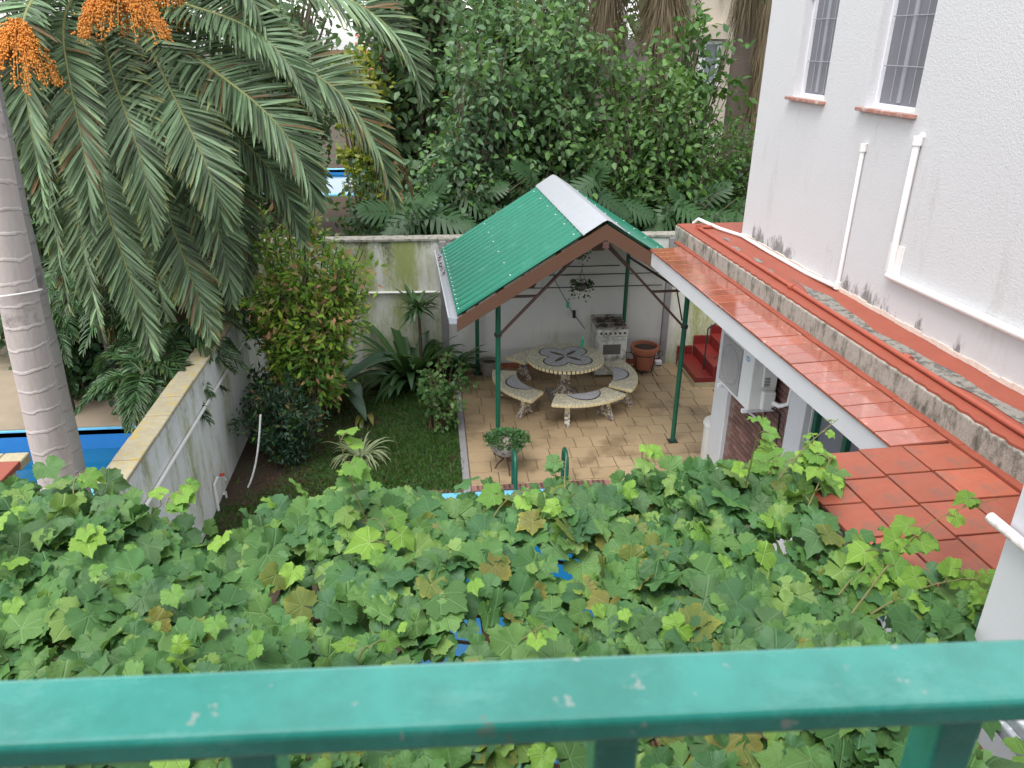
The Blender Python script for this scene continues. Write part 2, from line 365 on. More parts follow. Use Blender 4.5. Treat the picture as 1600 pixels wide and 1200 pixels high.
# grass blades over the lawn, thinner where the soil shows
rng = np.random.default_rng(5)
n = 46000; P = np.c_[rng.uniform(-2.85,.30,n), rng.uniform(7.4,13.0,n), np.zeros(n)]
den = np.sin(P[:,0]*2.3+1.1*np.sin(P[:,1]*1.7))*.5+np.sin(P[:,1]*2.9+P[:,0])*.3
keep = (rng.random(n) < np.clip(.42+.5*den+.75*(P[:,0]+1.45)+1.6*np.clip(9.5-P[:,1],0,.5), .015, 1)); P = P[keep]; n = len(P)
P = P[~((P[:,0] > -.45) & (P[:,1] < 8.86))]; n = len(P)
d = np.c_[rng.normal(0,.55,n), rng.normal(0,.55,n), rng.uniform(.35,1,n)]
c = np.c_[rng.uniform(.03,.085,n), rng.uniform(.085,.17,n), rng.uniform(.012,.03,n), np.ones(n)]
v, f, cc, u = scatter(BLADE, P, d, rng.normal(0,1,(n,3)), rng.uniform(.04,.10,n), c, np.full(n, 1.6))
tag(link('lawn_grass', np_mesh('lawn_grass', v, f, M['grass'], cc)), 'short green lawn grass beside the patio', 'grass', kind='stuff')

# patio of laid stone-coloured tiles
pat = MB(); pat.box(.40,6.6,8.98,13.1,-.05,.004); pat.box(2.40,3.9,-1,8.98,-.05,.004); pat.box(-3.2,2.40,-3,2.05,-.05,.003)
patio = tag(pat.build('patio', M['mortar']), kind='structure')
def patio_tile_material():
    m, N, L, B = new_mat('patio tile'); co = N.new('ShaderNodeNewGeometry').outputs['Position']; oi = N.new('ShaderNodeObjectInfo')
    a = mixc(N, L, oi.outputs['Random'], (.375,.275,.160), (.445,.330,.20))
    a = mixc(N, L, mth(N, L, 'MULTIPLY', noise(N, L, 7, 6, .7, co), .5), a, (.27,.19,.11))
    stain = ramp(N, L, noise(N, L, 1.3, 5, .65, co), .50, .68)
    a = mixc(N, L, mth(N, L, 'MULTIPLY', stain, .65), a, (.14,.095,.055))
    L.new(a, B.inputs['Base Color'])
    L.new(mth(N, L, 'SUBTRACT', .62, mth(N, L, 'MULTIPLY', stain, .25)), B.inputs['Roughness'])
    bump(N, L, B, noise(N, L, 40, 4, .6, co), .2, .006); return m
M['patio_tile'] = patio_tile_material()
rng2 = random.Random(11); tmesh = {}
def patio_tile(w, d):
    k = (round(w,2), round(d,2))
    if k not in tmesh:
        b = MB(); e = .004; w2, d2 = w/2-.006, d/2-.006
        b.add([(-w2,-d2,.004),(w2,-d2,.004),(w2,d2,.004),(-w2,d2,.004),(-w2,-d2,.014),(w2,-d2,.014),(w2,d2,.014),(-w2,d2,.014),
               (-w2+e,-d2+e,.017),(w2-e,-d2+e,.017),(w2-e,d2-e,.017),(-w2+e,d2-e,.017)],
              [(0,1,5,4),(1,2,6,5),(2,3,7,6),(3,0,4,7),(4,5,9,8),(5,6,10,9),(6,7,11,10),(7,4,8,11),(8,9,10,11)])
        tmesh[k] = b.mesh('tile', M['patio_tile'])
    return tmesh[k]
row = 0; y = 13.09; nt = 0
while y > 9.06:
    dd = rng2.choice([.30,.30,.33]); x = .41
    while x < 4.62 and nt < 295:
        w = rng2.choice([.26,.31,.40,.40]); 
        o = link('tile', patio_tile(w, dd), patio, (x+w/2, y-dd/2, rng2.uniform(-.0015,.002)), rng2.uniform(-.004,.004)); o.rotation_euler.x = rng2.uniform(-.004,.004)
        x += w; nt += 1
    y -= dd; row += 1
pat_end = y
# edging bricks between the patio and the pool, and the concrete kerb beside the lawn
k = MB(); k.box(.30,.40,8.84,13.1,-.05,.035); tag(k.build('patio_kerb', M['grey_post'], bevel=.008), kind='structure')
edge = tag(MB().box(-.42,2.40,8.845,8.975,-.05,.012).build('pool_edging', M['mortar']), kind='structure')
be = MB().box(-.058,.058,-.05,.05,.0,.05).mesh('brick', M['brick'])
for i in range(26): link('brick', be, edge, (.46+i*.072*1.0, 8.91, .0), math.radians(90)+rng2.uniform(-.06,.06))

M['clean_wall'] = stained_wall('whitewashed wall', (.66,.66,.65), (.44,.45,.33), (.16,.155,.13), 0, mossamt=(.52,.80), darkamt=(.62,.82), top=2.45)
# ------------------------------------------------------------------ garden walls
bw = empty('garden_wall', (1.6,13.2,0), 0, 'white mossy garden wall closing the yard behind the green-roofed shelter', 'wall')
MB().box(-4.8,-1.43,-.1,.12,0,2.42).build('wall_panel', M['mossy_wall'], bw); MB().box(-1.43,2.62,-.1,.12,0,2.42).build('wall_panel', M['clean_wall'], bw); MB().box(2.62,5.6,-.1,.12,0,2.42).build('wall_panel', M['mossy_wall'], bw)
MB().box(-4.8,5.6,-.125,.15,2.42,2.47).build('coping', M['concrete'], bw, bevel=.01)
for X in (.17, 4.22): MB().box(X-1.6-.06,X-1.6+.06,-.17,-.1,0,2.42).build('post', M['grey_post'], bw, bevel=.01)
sk = MB()
for i in range(30):
    X = .46+i*.125
    if X < 4.1 or X > 4.3: sk.box(X-1.6,X-1.6+.12,-.115,-.1,.016,.115)
tag(sk.build('skirting_tiles', M['terracotta'], bw), kind='stuff')
p = MB(); a = py(560,455,13.06); b = py(690,457,13.06); p.tube([(-2.2,13.075,1.535),(a[0],13.075,1.53),(b[0]-.03,13.075,1.515)], .022, 8)
tag(p.build('wall_pipe', M['pvc'], smooth=40), 'thin white pipe running level along the mossy back wall', 'pipe')

lw = empty('side_wall', (-2.9,9.5,0), 0, 'white side wall with yellow lichen on its coping beside the bushes', 'wall')
MB().box(-.20,0,-3.15,3.55,0,1.835).build('wall', M['left_wall'], lw)
cp = MB(); z = 1.835
for i in range(14):
    y0 = -3.2+i*.48; y1 = y0+.472
    cp.box(-.235,.03,y0,min(y1,3.52),z,z+.045+.004*math.sin(i*2.1))
cp.build('coping', M['cap'], lw, bevel=.012)
p = MB(); a = px(237,775,-2.87); b = px(342,600,-2.87); dirn = (b-a)/(b[1]-a[1])
p.tube([a-dirn*.9, b+dirn*2.6], .02, 8); tag(p.build('sloping_pipe', M['pvc'], smooth=40), 'white pipe running along the side wall below the coping', 'pipe')
tp = empty('garden_tap', (-2.87,8.9,0), 0, 'garden tap with red handle on white riser pipe at the side wall', 'tap')
A = px(336,757,-2.86); 
MB().tube([(.0,A[1]-8.9,.0),(.0,A[1]-8.9,A[2]),(.0,A[1]-8.9+.16,A[2]+.01)], .018, 8).build('riser_pipe', M['pvc'], tp, smooth=40)
MB().tube([(.01,A[1]-8.9+.16,A[2]+.01),(.07,A[1]-8.9+.17,A[2]+.01),(.10,A[1]-8.9+.18,A[2]-.05)], .017, 8).build('spout', M['galv'], tp, smooth=40)
MB().lathe([(0,0),(.035,.0),(.035,.015),(0,.018)], 10, (.06,A[1]-8.9+.17,A[2]+.03)).build('handle', simple('red tap handle', (.45,.06,.04), .5), tp, smooth=40)
MB().tube([(.03,A[1]-8.9+.30,0),(.03,A[1]-8.9+.30,A[2]-.30),(.03,A[1]-8.9+.22,A[2]-.28)], .014, 6).build('waste_pipe', M['pvc'], tp, smooth=40)

# ------------------------------------------------------------------ the house on the right (local x = distance D, local y = s along the wall)
house = empty('house', (0,0,0), HB, 'white stucco house with red tiled eave and concrete parapet on the right', 'house')
def wall_openings(b, D0, D1, s0, s1, z0, z1, ops, depth=.12):
    S_ = sorted({s0, s1} | {o[i] for o in ops for i in (0, 1)}); Z_ = sorted({z0, z1} | {o[i] for o in ops for i in (2, 3)})
    for i in range(len(S_)-1):
        for j in range(len(Z_)-1):
            cs, cz = (S_[i]+S_[i+1])/2, (Z_[j]+Z_[j+1])/2
            if any(o[0] < cs < o[1] and o[2] < cz < o[3] for o in ops): continue
            b.add([(D0,S_[i],Z_[j]),(D0,S_[i+1],Z_[j]),(D0,S_[i+1],Z_[j+1]),(D0,S_[i],Z_[j+1])], [(0,1,2,3)])
    for o in ops:
        a0, a1, c0, c1 = o; e = D0+depth
        b.add([(D0,a0,c0),(D0,a1,c0),(D0,a1,c1),(D0,a0,c1),(e,a0,c0),(e,a1,c0),(e,a1,c1),(e,a0,c1)], [(0,1,5,4),(1,2,6,5),(2,3,7,6),(3,0,4,7),(4,5,6,7)])
    v = [(D0,s0,z0),(D0,s1,z0),(D0,s1,z1),(D0,s0,z1),(D1,s0,z0),(D1,s1,z0),(D1,s1,z1),(D1,s0,z1)]
    b.add(v, [(0,1,5,4),(1,2,6,5),(2,3,7,6),(3,0,4,7),(4,5,6,7)])
ZT = 3.33
M['sill'] = simple('faded sill tile', (.36,.17,.13), .6, .25, 12, .2, rnd=.15, dirt=(.52,.45,.42), dscale=9, damt=(.5,.65))
WIN = [(7.73,8.40,5.05,6.75), (6.24,6.99,5.05,6.75)]
b = MB(); wall_openings(b, 4.30, 9.0, 2.0, 9.2, ZT-.02, 7.6, WIN, .13)
b.build('upper_wall', M['white_stucco'], house)
for wi, (a0, a1, c0, c1) in enumerate(WIN):
    wv = MB().box(4.425,4.432,a0+.025,a1-.025,c0+.03,c1-.025).build('window', M['screen_glass'], house)
    fr = MB()
    for (q0,q1,r0,r1) in ((a0,a0+.03,c0,c1),(a1-.03,a1,c0,c1),(a0+.03,a1-.03,c0,c0+.035),(a0+.03,a1-.03,c1-.03,c1)): fr.box(4.385,4.427,q0,q1,r0,r1)
    fr.build('frame', M['frame_white'], wv, bevel=.004)
    mid = (a0+a1)/2
    MB().box(4.41,4.4245,mid+.02,mid+.07,c0+.055,c1-.05).build('sash', M['bar_grey'], wv)
    for q in (.28,.72):
        sb = a0+.05+(a1-a0-.1)*q
        MB().tube([(4.395,sb,c0+.06),(4.395,sb,c1-.05)], .0045, 6).build('bar', M['bar_grey'], wv)
    for r in (.30,.70,1.15):
        MB().tube([(4.392,a0+.05,c0+.055+r),(4.392,a1-.05,c0+.055+r)], .0045, 6).build('bar', M['bar_grey'], wv)
    MB().tube([(4.37,a1-.015,c0+.95),(4.37,a1-.015,c0+1.02)], .02, 8).build('latch', M['frame_white'], wv)
    nt_ = 3; L0 = a0-.05; Lw = (a1-a0+.10)/nt_
    for i in range(nt_):
        t = MB(); t.box(4.235,4.385,L0+i*Lw+.003,L0+(i+1)*Lw-.003,c0-.035,c0-.004)
        t.build('sill_tile', M['sill'], wv, bevel=.004)

# lower storey
b = MB(); wall_openings(b, 4.0, 9.0, -2.0, 8.60, 0, 3.06, [(4.75,6.42,.95,2.42)], .10); b.build('lower_wall', M['white_paint'], house)
wv = MB().box(4.075,4.085,4.80,6.37,1.0,2.37).build('window', M['screen_glass'], house); wv['label'] = 'green framed window under the eave'
fr = MB()
for q in (4.75,5.27,5.82,6.36): fr.box(4.02,4.075,q,q+.06,.95,2.42)
fr.box(4.022,4.073,4.75,6.42,.95,1.01); fr.box(4.022,4.073,4.75,6.42,2.36,2.42); fr.box(4.024,4.070,4.75,6.42,1.70,1.74)
fr.build('frame', M['green_paint'], wv)
MB().box(3.93,3.999,8.22,8.62,0,2.90).build('pillar', M['white_paint'], house, bevel=.01)
MB().box(3.93,3.999,6.44,6.76,0,2.90).build('pillar', M['white_paint'], house, bevel=.01)
bp = MB().box(3.985,3.999,6.76,8.22,0,2.9).build('brick_panel', M['brick_mortar'], house)
bm_ = MB().box(-.012,.0,-.105,.105,-.028,.028).mesh('brick', M['brick']); nb = 0
for r in range(38):
    z = .37+r*.068; off = .11 if r % 2 else 0
    for i in range(8):
        s_ = 6.87+off+i*.22
        if s_ > 8.12: continue
        link('brick', bm_, bp, (3.9855,s_,z)); nb += 1
# eave: slab, white fascia, tiles
b = MB(); b.box(3.27,4.0,4.16,9.53,2.93,3.085); b.build('eave_slab', M['white_paint'], house)
b = MB(); b.add([(3.225,4.16,2.895),(3.225,9.56,2.895),(3.225,9.56,3.087),(3.225,4.16,3.087),(3.27,4.16,2.895),(3.27,9.56,2.895),(3.27,9.56,3.087),(3.27,4.16,3.087)],
                [(0,1,2,3),(4,7,6,5),(0,4,5,1),(3,2,6,7),(0,3,7,4),(1,5,6,2)]); b.build('fascia', M['white_paint'], house)
b = MB(); b.box(3.21,3.66,4.14,9.57,3.087,3.097); b.build('tile_bed', M['joint'], house)
rr = random.Random(3); s_ = 4.15; q = 0
while s_ < 9.5:
    w = .206
    t = MB(); e = .004
    t.add([(3.205,s_+e,3.090),(3.62,s_+e,3.103),(3.62,s_+w-e,3.103),(3.205,s_+w-e,3.090),(3.205,s_+e,3.112),(3.62,s_+e,3.128),(3.62,s_+w-e,3.128),(3.205,s_+w-e,3.112)],
          [(0,3,2,1),(4,5,6,7),(0,1,5,4),(1,2,6,5),(2,3,7,6),(3,0,4,7)])
    o = t.build('eave_tile', M['eave_tile'], house, bevel=.005); o.location.z = rr.uniform(-.002,.004); s_ += w
# broad tiled roof towards the camera
b = MB(); b.box(2.39,4.3,-2,4.12,2.97,3.092); b.build('porch_slab', M['concrete'], house)
cols_ = [2.36,2.63,2.94,3.26,3.625]; 
MB().box(2.37,3.66,-1.9,4.11,3.0925,3.102).build('tile_bed', M['joint'], house)
for ci in range(4):
    s1 = 4.125 if ci > 1 else 3.845 if ci == 0 else 4.10
    k = 0
    while s1 > .4:
        h = .33; t = MB(); g_ = .006+.003*rr.random()
        cx_, cy_ = (cols_[ci]+cols_[ci+1])/2, s1-h/2; hw = (cols_[ci+1]-cols_[ci])/2-g_; t.box(-hw,hw,-h/2+g_,h/2-g_,-.012,.010)
        o = t.build('roof_tile', M['red_tile'], house, (cx_,cy_,3.110+rr.uniform(-.001,.003)), bevel=.004); o.rotation_euler = (rr.uniform(-.008,.008), rr.uniform(-.008,.008), rr.uniform(-.004,.004))
        s1 -= h; k += 1
# mortar fillet at the parapet foot, parapet and upper red roof
b = MB()
for i in range(34):
    s0 = 3.3+i*.19; b.bar((3.660,s0,3.122),(3.660,s0+.2,3.122),.07+.006*math.sin(i*2.3),.03+.004*math.sin(i*1.7))
b.build('mortar_fillet', M['red_roof'], house, smooth=50)
b = MB(); b.box(3.685,9.0,1.9,9.95,3.06,3.312); b.build('parapet', M['concrete'], house, bevel=.012)
nseg = 160; b = MB(); v = []
for i in range(nseg+1):
    s0 = 1.95+(9.94-1.95)*i/nseg; jt = .005*math.sin(i*1.9)+.006*math.sin(i*4.3)
    v += [(3.70+jt,s0,3.312),(3.70+jt,s0,3.332),(4.9,s0,3.332)]
b.add(v, [(i*3,i*3+3,i*3+4,i*3+1) for i in range(nseg)]+[(i*3+1,i*3+4,i*3+5,i*3+2) for i in range(nseg)]+[(nseg*3,nseg*3+1,nseg*3+2)]); b.build('roof_paint', M['red_roof'], house)
v = []; nn = 60
for i in range(nn+1):
    s0 = 3.0+(7.3-3.0)*i/nn; t = (s0-3.0)/4.3; w = .075*(1-max(0,(t-.85)/.15))+.02*math.sin(s0*4.1)+.012*math.sin(s0*9.7); c0 = 3.98+.035*math.sin(s0*1.9+.5)
    v += [(c0-max(.005,w),s0,3.3365),(c0+max(.005,w),s0,3.3365)]
MB().add(v, [(i*2,i*2+1,i*2+3,i*2+2) for i in range(nn)]).build('bare_patch', M['bare'], house)
for (a, c_, r_) in ((3.95,8.55,.07),(3.98,8.0,.06),(4.02,9.0,.05),(3.93,7.6,.05)):
    MB().add([(a+r_*.6*math.cos(t*.524)*(1+.3*math.sin(t*2.2)), c_+r_*1.9*math.sin(t*.524)*(1+.25*math.cos(t*1.7)), 3.3365) for t in range(12)], [tuple(range(12))]).build('bare_patch', M['bare'], house)
# flaking plaster line where the wall meets the roof
b = MB()
for i in range(60):
    s0 = 2.1+i*.118; b.bar((4.296,s0,3.337),(4.296,s0+.12,3.337),.022+.012*math.sin(i*1.3),.05+.03*abs(math.sin(i*.9)))
b.build('plaster_edge', simple('flaking plaster', (.70,.60,.52), .9, .2, 20, .5), house)
# near wall beside the balcony
b = MB(); b.box(2.27,4.2,-3,2.18,3.123,5.4); b.build('balcony_side_wall', simple('cracked white plaster', (.64,.64,.68), .8, .06, 5, .12, 50, dirt=(.40,.38,.36), dscale=5, damt=(.68,.76)), house)
b = MB(); b.box(2.215,2.269,-3,2.21,3.123,3.185); b.box(2.235,2.2695,-3,2.195,3.185,3.24); b.build('ledge', simple('flaking grey ledge', (.42,.45,.50), .8, .25, 9, .3, dirt=(.70,.72,.74), dscale=14, damt=(.5,.58)), house, bevel=.01)
MB().box(-4.5,2.265,-2.2,.62,3.96,4.12).build('balcony_slab', M['concrete'], house, bevel=.01)
MB().box(-4.5,2.265,-2.2,-1.6,4.12,7.0).build('balcony_back_wall', M['brick_mortar'], house); MB().box(-4.5,2.265,-2.2,-.25,7.0,7.15).build('added_shade_roof', M['concrete'], house)  # roof is unseen, added to shade the railing; unseen wall darkened against bounce

# pipes fixed to the house
def hpipe(name, pts, r, m, label, cat='pipe', extra=None):
    b = MB(); b.tube(pts, r, 10)
    if extra: extra(b)
    o = b.build(name, m, None, (0,0,0), HB, smooth=40); tag(o, label, cat); return o
hpipe('drain_pipe', [(4.275,6.84,3.36),(4.275,6.84,4.70),(4.31,6.84,4.73)], .020, M['pvc'], 'thin white vertical pipe on stucco, nearer the far window',
      extra=lambda b: (b.lathe([(.0,-.03),(.032,-.03),(.032,.04),(0,.04)],10,(4.275,6.84,4.70)), b.lathe([(.0,-.02),(.034,-.02),(.034,.05),(0,.05)],10,(4.275,6.84,3.37))))
hpipe('drain_pipe', [(4.265,6.07,3.70),(4.265,6.07,4.87),(4.31,6.06,4.90)], .030, M['pvc'], 'thicker white vertical pipe on stucco ending in an elbow',
      extra=lambda b: (b.lathe([(.0,-.05),(.042,-.05),(.042,.02),(0,.02)],10,(4.265,6.07,4.87)), b.box(4.285,4.2975,5.97,6.17,3.72,3.98)))
hpipe('drain_pipe', [(4.262,6.08,3.71),(4.262,4.4,3.735),(4.262,2.2,3.77)], .034, M['pvc'], 'long white pipe running level along the stucco wall to the right')
zf = 3.352
hpipe('roof_cable_pipe', [(4.255,6.84,zf+.02),(4.24,7.4,zf),(4.23,8.3,zf+.005),(4.24,9.05,zf+.01),(4.12,9.45,zf+.01),(4.05,9.80,zf+.02),(3.98,9.88,zf+.05),(3.95,9.97,zf-.02),(3.95,9.99,3.2)], .022, M['pvc'], 'white hose pipe bent along the foot of the stucco wall', 'pipe')
hpipe('roof_pipe', [(4.10,9.62,3.356),(3.87,9.60,3.356)]+[(3.87-.006*i,9.55-i*.7,3.356) for i in range(11)], .021, M['red_pipe'], 'red painted pipe lying along the flat roof behind the parapet',
      extra=lambda b: (b.lathe([(0,-.03),(.034,-.03),(.034,.03),(0,.03)],10,(3.87,9.60,3.362)), b.tube([(3.85,5.0,3.356),(3.85,5.07,3.356)],.032,10), b.tube([(3.84,6.9,3.356),(3.84,6.97,3.356)],.030,10)))
hpipe('handrail_pipe', [(2.235,2.245,3.90),(2.235,1.6,3.885),(2.235,.9,3.87)], .022, simple('flaking pink pipe', (.66,.55,.55), .7, .25, 18, .3, dirt=(.78,.76,.76), dscale=16, damt=(.45,.55)), 'flaking whitish pipe end on the near white wall', 'pipe',
      extra=lambda b: b.tube([(2.235,2.0,3.894),(2.30,2.0,3.894)], .016, 8))

# ================================================================== the green-roofed shelter (house-aligned: local x = D-2.6, local y = s-11.3)
GD, GS = 2.60, 11.30
gz_o = hloc(GD, GS); gz = empty('garden_shelter', gz_o, HB, 'open garden shelter with green corrugated gable roof on thin green posts', 'shelter')
E_, R_, ZE, ZR = 1.92, .0, 2.27, 3.47; Y0, Y1 = -1.80, 1.68      # eave half width, heights, front and rear edge
slope = (ZR-ZE)/E_
for sgn in (-1, 1):
    for (lx, ly) in ((sgn*1.34, -1.42), (sgn*1.34, 1.50)):
        MB().tube([(lx,ly,.0),(lx,ly,ZR-slope*1.34-.10)], .036, 12).build('post', M['green_paint'], gz, smooth=40)
        MB().box(lx-.07,lx+.07,ly-.07,ly+.07,.012,.024).build('base_plate', M['iron'], gz)
    # corrugated sheet
    ny = 17*8; v = []; amp = .025
    for i in range(ny+1):
        y = Y0+(Y1-Y0)*i/ny; ph_ = (i % 8)/8; hgt = amp*max(0, math.cos(2*math.pi*ph_))*1.6
        for (xx, zz) in ((.03, ZR-.02), (E_, ZE)):
            v += [(sgn*xx, y, zz+hgt), (sgn*xx, y, zz+hgt-.004)]
    f = []
    for i in range(ny):
        a = i*4; f += [(a,a+4,a+6,a+2),(a+1,a+3,a+7,a+5)]
        f += [(a+2,a+6,a+7,a+3)]
    sh = MB().add(v, f).build('roof_sheet', simple('green roof sheet', (.012,.17,.105), .36, .14, 3, spec=.5, dirt=(.04,.22,.155), dscale=4, damt=(.55,.75)) if sgn < 0 else bpy.data.materials['green roof sheet'], gz, smooth=60)
    sc = MB()
    for t in (.985, .62, .18):
        for k in range(0, 17, 1 if t > .9 else 3):
            y = Y0+(Y1-Y0)*(k*8+8)/ny if k < 16 else Y1-.04
            X = sgn*(.03+(E_-.03)*t); z = ZR-.02-(ZR-.02-ZE)*t+amp*1.6
            sc.lathe([(.011,0),(.011,.005),(.005,.010),(0,.010)], 6, (X,y,z))
    tag(sc.build('roof_screws', M['screw'], gz), kind='stuff')
    # barge boards front and rear, purlins
    for yy in (Y0-.03, Y1+.005):
        zo = ZR-.015
        b = MB(); b.add([(0,yy,zo),(sgn*(E_+.01),yy,ZE-.01),(sgn*(E_+.01),yy,ZE-.185),(0,yy,zo-.20),(0,yy+.03,zo),(sgn*(E_+.01),yy+.03,ZE-.01),(sgn*(E_+.01),yy+.03,ZE-.185),(0,yy+.03,zo-.20)],
              [(0,1,2,3),(4,7,6,5),(0,4,5,1),(3,2,6,7),(1,5,6,2),(0,3,7,4)]); b.build('barge_board', M['brown_paint'], gz)
    for t in (.30,.69,.95):
        X = sgn*E_*t; z = ZR-.02-(ZR-.02-ZE)*t-.045
        MB().box(X-.03,X+.03,Y0+.002,Y1,z-.03,z+.03).build('purlin', M['brown_steel'], gz)
    # braces and stub ties of the front truss
    zt = ZR-.35
    MB().bar((sgn*.12,-1.43,zt),(sgn*1.31,-1.43,1.88),.034,.034).build('brace', M['brown_steel'], gz)
    MB().bar((sgn*.80,-1.43,2.41),(sgn*1.34,-1.43,2.41),.03,.03).build('tie', M['brown_steel'], gz)
    MB().bar((sgn*.12,1.50,zt),(sgn*1.31,1.50,1.95),.030,.030).build('brace', M['brown_steel'], gz)
    MB().bar((sgn*1.34,-1.42,2.54),(sgn*1.34,1.50,2.54),.04,.06).build('side_beam', M['brown_steel'], gz)
    MB().lathe([(.04,-.02),(.052,-.02),(.052,.02),(.04,.02)], 12, (sgn*1.34,-1.42,1.87)).build('clamp', M['iron'], gz)
MB().bar((1.34,1.50,2.12),(1.34,-.95,2.31),.028,.028).build('brace', M['brown_steel'], gz)
MB().bar((1.34,-.95,2.31),(1.34,-1.30,1.92),.016,.016).build('strut', M['iron'], gz)
MB().box(-.085,.085,-1.475,-1.44,3.02,3.30).build('king_plate', M['brown_paint'], gz, bevel=.005)
MB().box(-.04,.04,-1.85,-1.832,3.15,3.23).build('gusset', M['brown_steel'], gz)
MB().box(-.03,.03,Y0,Y1,ZR-.13,ZR-.06).build('ridge_beam', M['brown_steel'], gz)
# galvanised ridge cap and gutter
b = MB(); v = []
for yy in (Y0-.05, Y1+.06):
    for xx, zz in ((-.30,-.30*slope+.040),(-.28,-.28*slope+.050),(-.05,.022),(0,.042),(.05,.022),(.28,-.28*slope+.050),(.30,-.30*slope+.040)): v.append((xx,yy,ZR+zz))
b.add(v, [(i,i+1,8+i,7+i) for i in range(6)]); o = b.build('ridge_cap', M['galv'], gz); sm = o.modifiers.new('thick', 'SOLIDIFY'); sm.thickness = .003
b = MB(); v = []
pr_ = [(-E_+.03,ZE-.015),(-E_-.02,ZE-.075),(-E_-.11,ZE-.075),(-E_-.125,ZE+.015),(-E_-.105,ZE+.02)]
for yy in (Y0-.02, Y1+.02): v += [(xx,yy,zz) for xx, zz in pr_]
b.add(v, [(i,i+1,6+i,5+i) for i in range(4)]+[(1,2,3,0),(6,7,8,5)]); o = b.build('gutter', M['galv'], gz); sm = o.modifiers.new('thick', 'SOLIDIFY'); sm.thickness = .003
lv = MB(); r5 = random.Random(8)
for i in range(60):
    y = r5.uniform(.3,1.6); x = -E_-.06+r5.uniform(-.04,.03); a = r5.uniform(0,3); z = ZE-.07+r5.uniform(0,.03)
    lv.add([(x,y,z),(x+.04*math.cos(a),y+.04*math.sin(a),z+.012),(x+.02*math.sin(a),y+.03*math.cos(a),z+.015)], [(0,1,2)])
tag(lv.build('fallen_leaves', M['rust'], gz), kind='stuff')

# wires along the back wall under the shelter, cable and switch
for zz, xa, xb, lab in ((1.93,2.0,3.3,'upper of the level wires strung along the wall under the shelter'), (1.78,1.3,4.1,'middle level wire strung along the wall under the shelter'), (1.55,.8,4.1,'lowest level wire strung along the wall under the shelter')):
    tag(MB().tube([(xa,13.085,zz),((xa+xb)/2,13.08,zz-.008),(xb,13.085,zz)], .008, 6).build('wall_wire', M['iron']), lab, 'wire', 'wires on the back wall')
cb = empty('hanging_cable', (2.3,13.05,0), 0, 'loose cable with green connector and black switch hanging across the back wall', 'cable')
pts = [py(q[0],q[1],13.05) for q in ((861,415),(868,440),(880,462),(888,476))]; o_ = np.array([2.3,13.05,0])
MB().tube([p-o_ for p in pts], .006, 5).build('lead', M['iron'], cb)
pts2 = [py(q[0],q[1],13.05) for q in ((888,478),(897,492),(905,502),(914,514))]; MB().tube([p-o_ for p in pts2], .006, 5).build('lead', M['iron'], cb)
p = py(887,476,13.05)-o_; MB().box(p[0]-.025,p[0]+.025,-.03,.0,p[2]-.05,p[2]+.05).build('connector', simple('green plastic', (.05,.45,.25), .4), cb, bevel=.008)
p = py(897,491,13.05)-o_; MB().box(p[0]-.025,p[0]+.025,-.03,.03,p[2]-.07,p[2]+.07).build('switch', M['black'], cb, bevel=.006)

# ------------------------------------------------------------------ mosaic table and curved benches
def mosaic(name, light, dark, grout, scale, frac=.5):
    m, N, L, B = new_mat(name); co = objco(N)
    vo = N.new('ShaderNodeTexVoronoi'); vo.inputs['Scale'].default_value = scale; L.new(co, vo.inputs['Vector'])
    ve = N.new('ShaderNodeTexVoronoi'); ve.feature = 'DISTANCE_TO_EDGE'; ve.inputs['Scale'].default_value = scale; L.new(co, ve.inputs['Vector'])
    sp = N.new('ShaderNodeSeparateColor'); L.new(vo.outputs['Color'], sp.inputs[0])
    c = mixc(N, L, ramp(N, L, sp.outputs[0], frac-.1, frac+.1), light, dark)
    c = mixc(N, L, ramp(N, L, ve.outputs['Distance'], .03, .07), grout, c)
    L.new(c, B.inputs['Base Color']); B.inputs['Roughness'].default_value = .38; bump(N, L, B, ve.outputs['Distance'], .3, .006); return m
M['mosaic'] = mosaic('cream mosaic', (.76,.70,.53), (.52,.48,.36), (.32,.29,.23), 46)
M['mosaic_grey'] = mosaic('grey mosaic', (.52,.51,.55), (.40,.40,.43), (.27,.265,.27), 42)
M['mosaic_mix'] = mosaic('mixed mosaic', (.50,.44,.34), (.17,.13,.12), (.09,.08,.07), 26, .55)
M['outline'] = simple('dark mosaic outline', (.03,.028,.028), .5)
M['petal'] = simple('brown mosaic petal', (.075,.045,.04), .4, .35, 40)
M['cream_tile'] = simple('cream edge tile', (.72,.62,.38), .32, .14, 30)
TC = hloc(2.63, 11.70); TH = .745
tb = empty('mosaic_table', TC, HB, 'round mosaic table with grey four-lobed inlay under the green shelter', 'table')
MB().lathe([(0,TH-.06),(.60,TH-.06),(.635,TH-.05),(.635,TH-.004),(.625,TH),(0,TH)], 72).build('table_top', M['mosaic'], tb, smooth=40)
MB().lathe([(.6355,TH-.058),(.6365,TH-.057),(.6365,TH-.005),(.6355,TH-.004)], 72).build('rim', M['outline'], tb)
et = MB()
for i in range(56):
    a = 2*math.pi*i/56; c, s = math.cos(a), math.sin(a); w = .0255
    et.add([(c*r-s*w*q, s*r+c*w*q, z) for r in (.633,.648) for q in (-1,1) for z in (TH-.056,TH-.006)], [(4,5,7,6),(0,1,5,4),(2,6,7,3),(1,3,7,5),(0,4,6,2)])
tag(et.build('edge_tiles', M['cream_tile'], tb), kind='stuff')
def quatre(off, r, n=22):
    pts = []
    for k in range(4):
        a0 = math.radians(45+90*k); cx, cy = off*math.cos(a0), off*math.sin(a0)
        for i in range(n+1):
            a = a0-math.radians(112)+math.radians(224)*i/n; pts.append((cx+r*math.cos(a), cy+r*math.sin(a)))
    return pts
MB().prism(quatre(.290,.212), TH-.002, TH+.002).build('inlay_outline', M['outline'], tb)
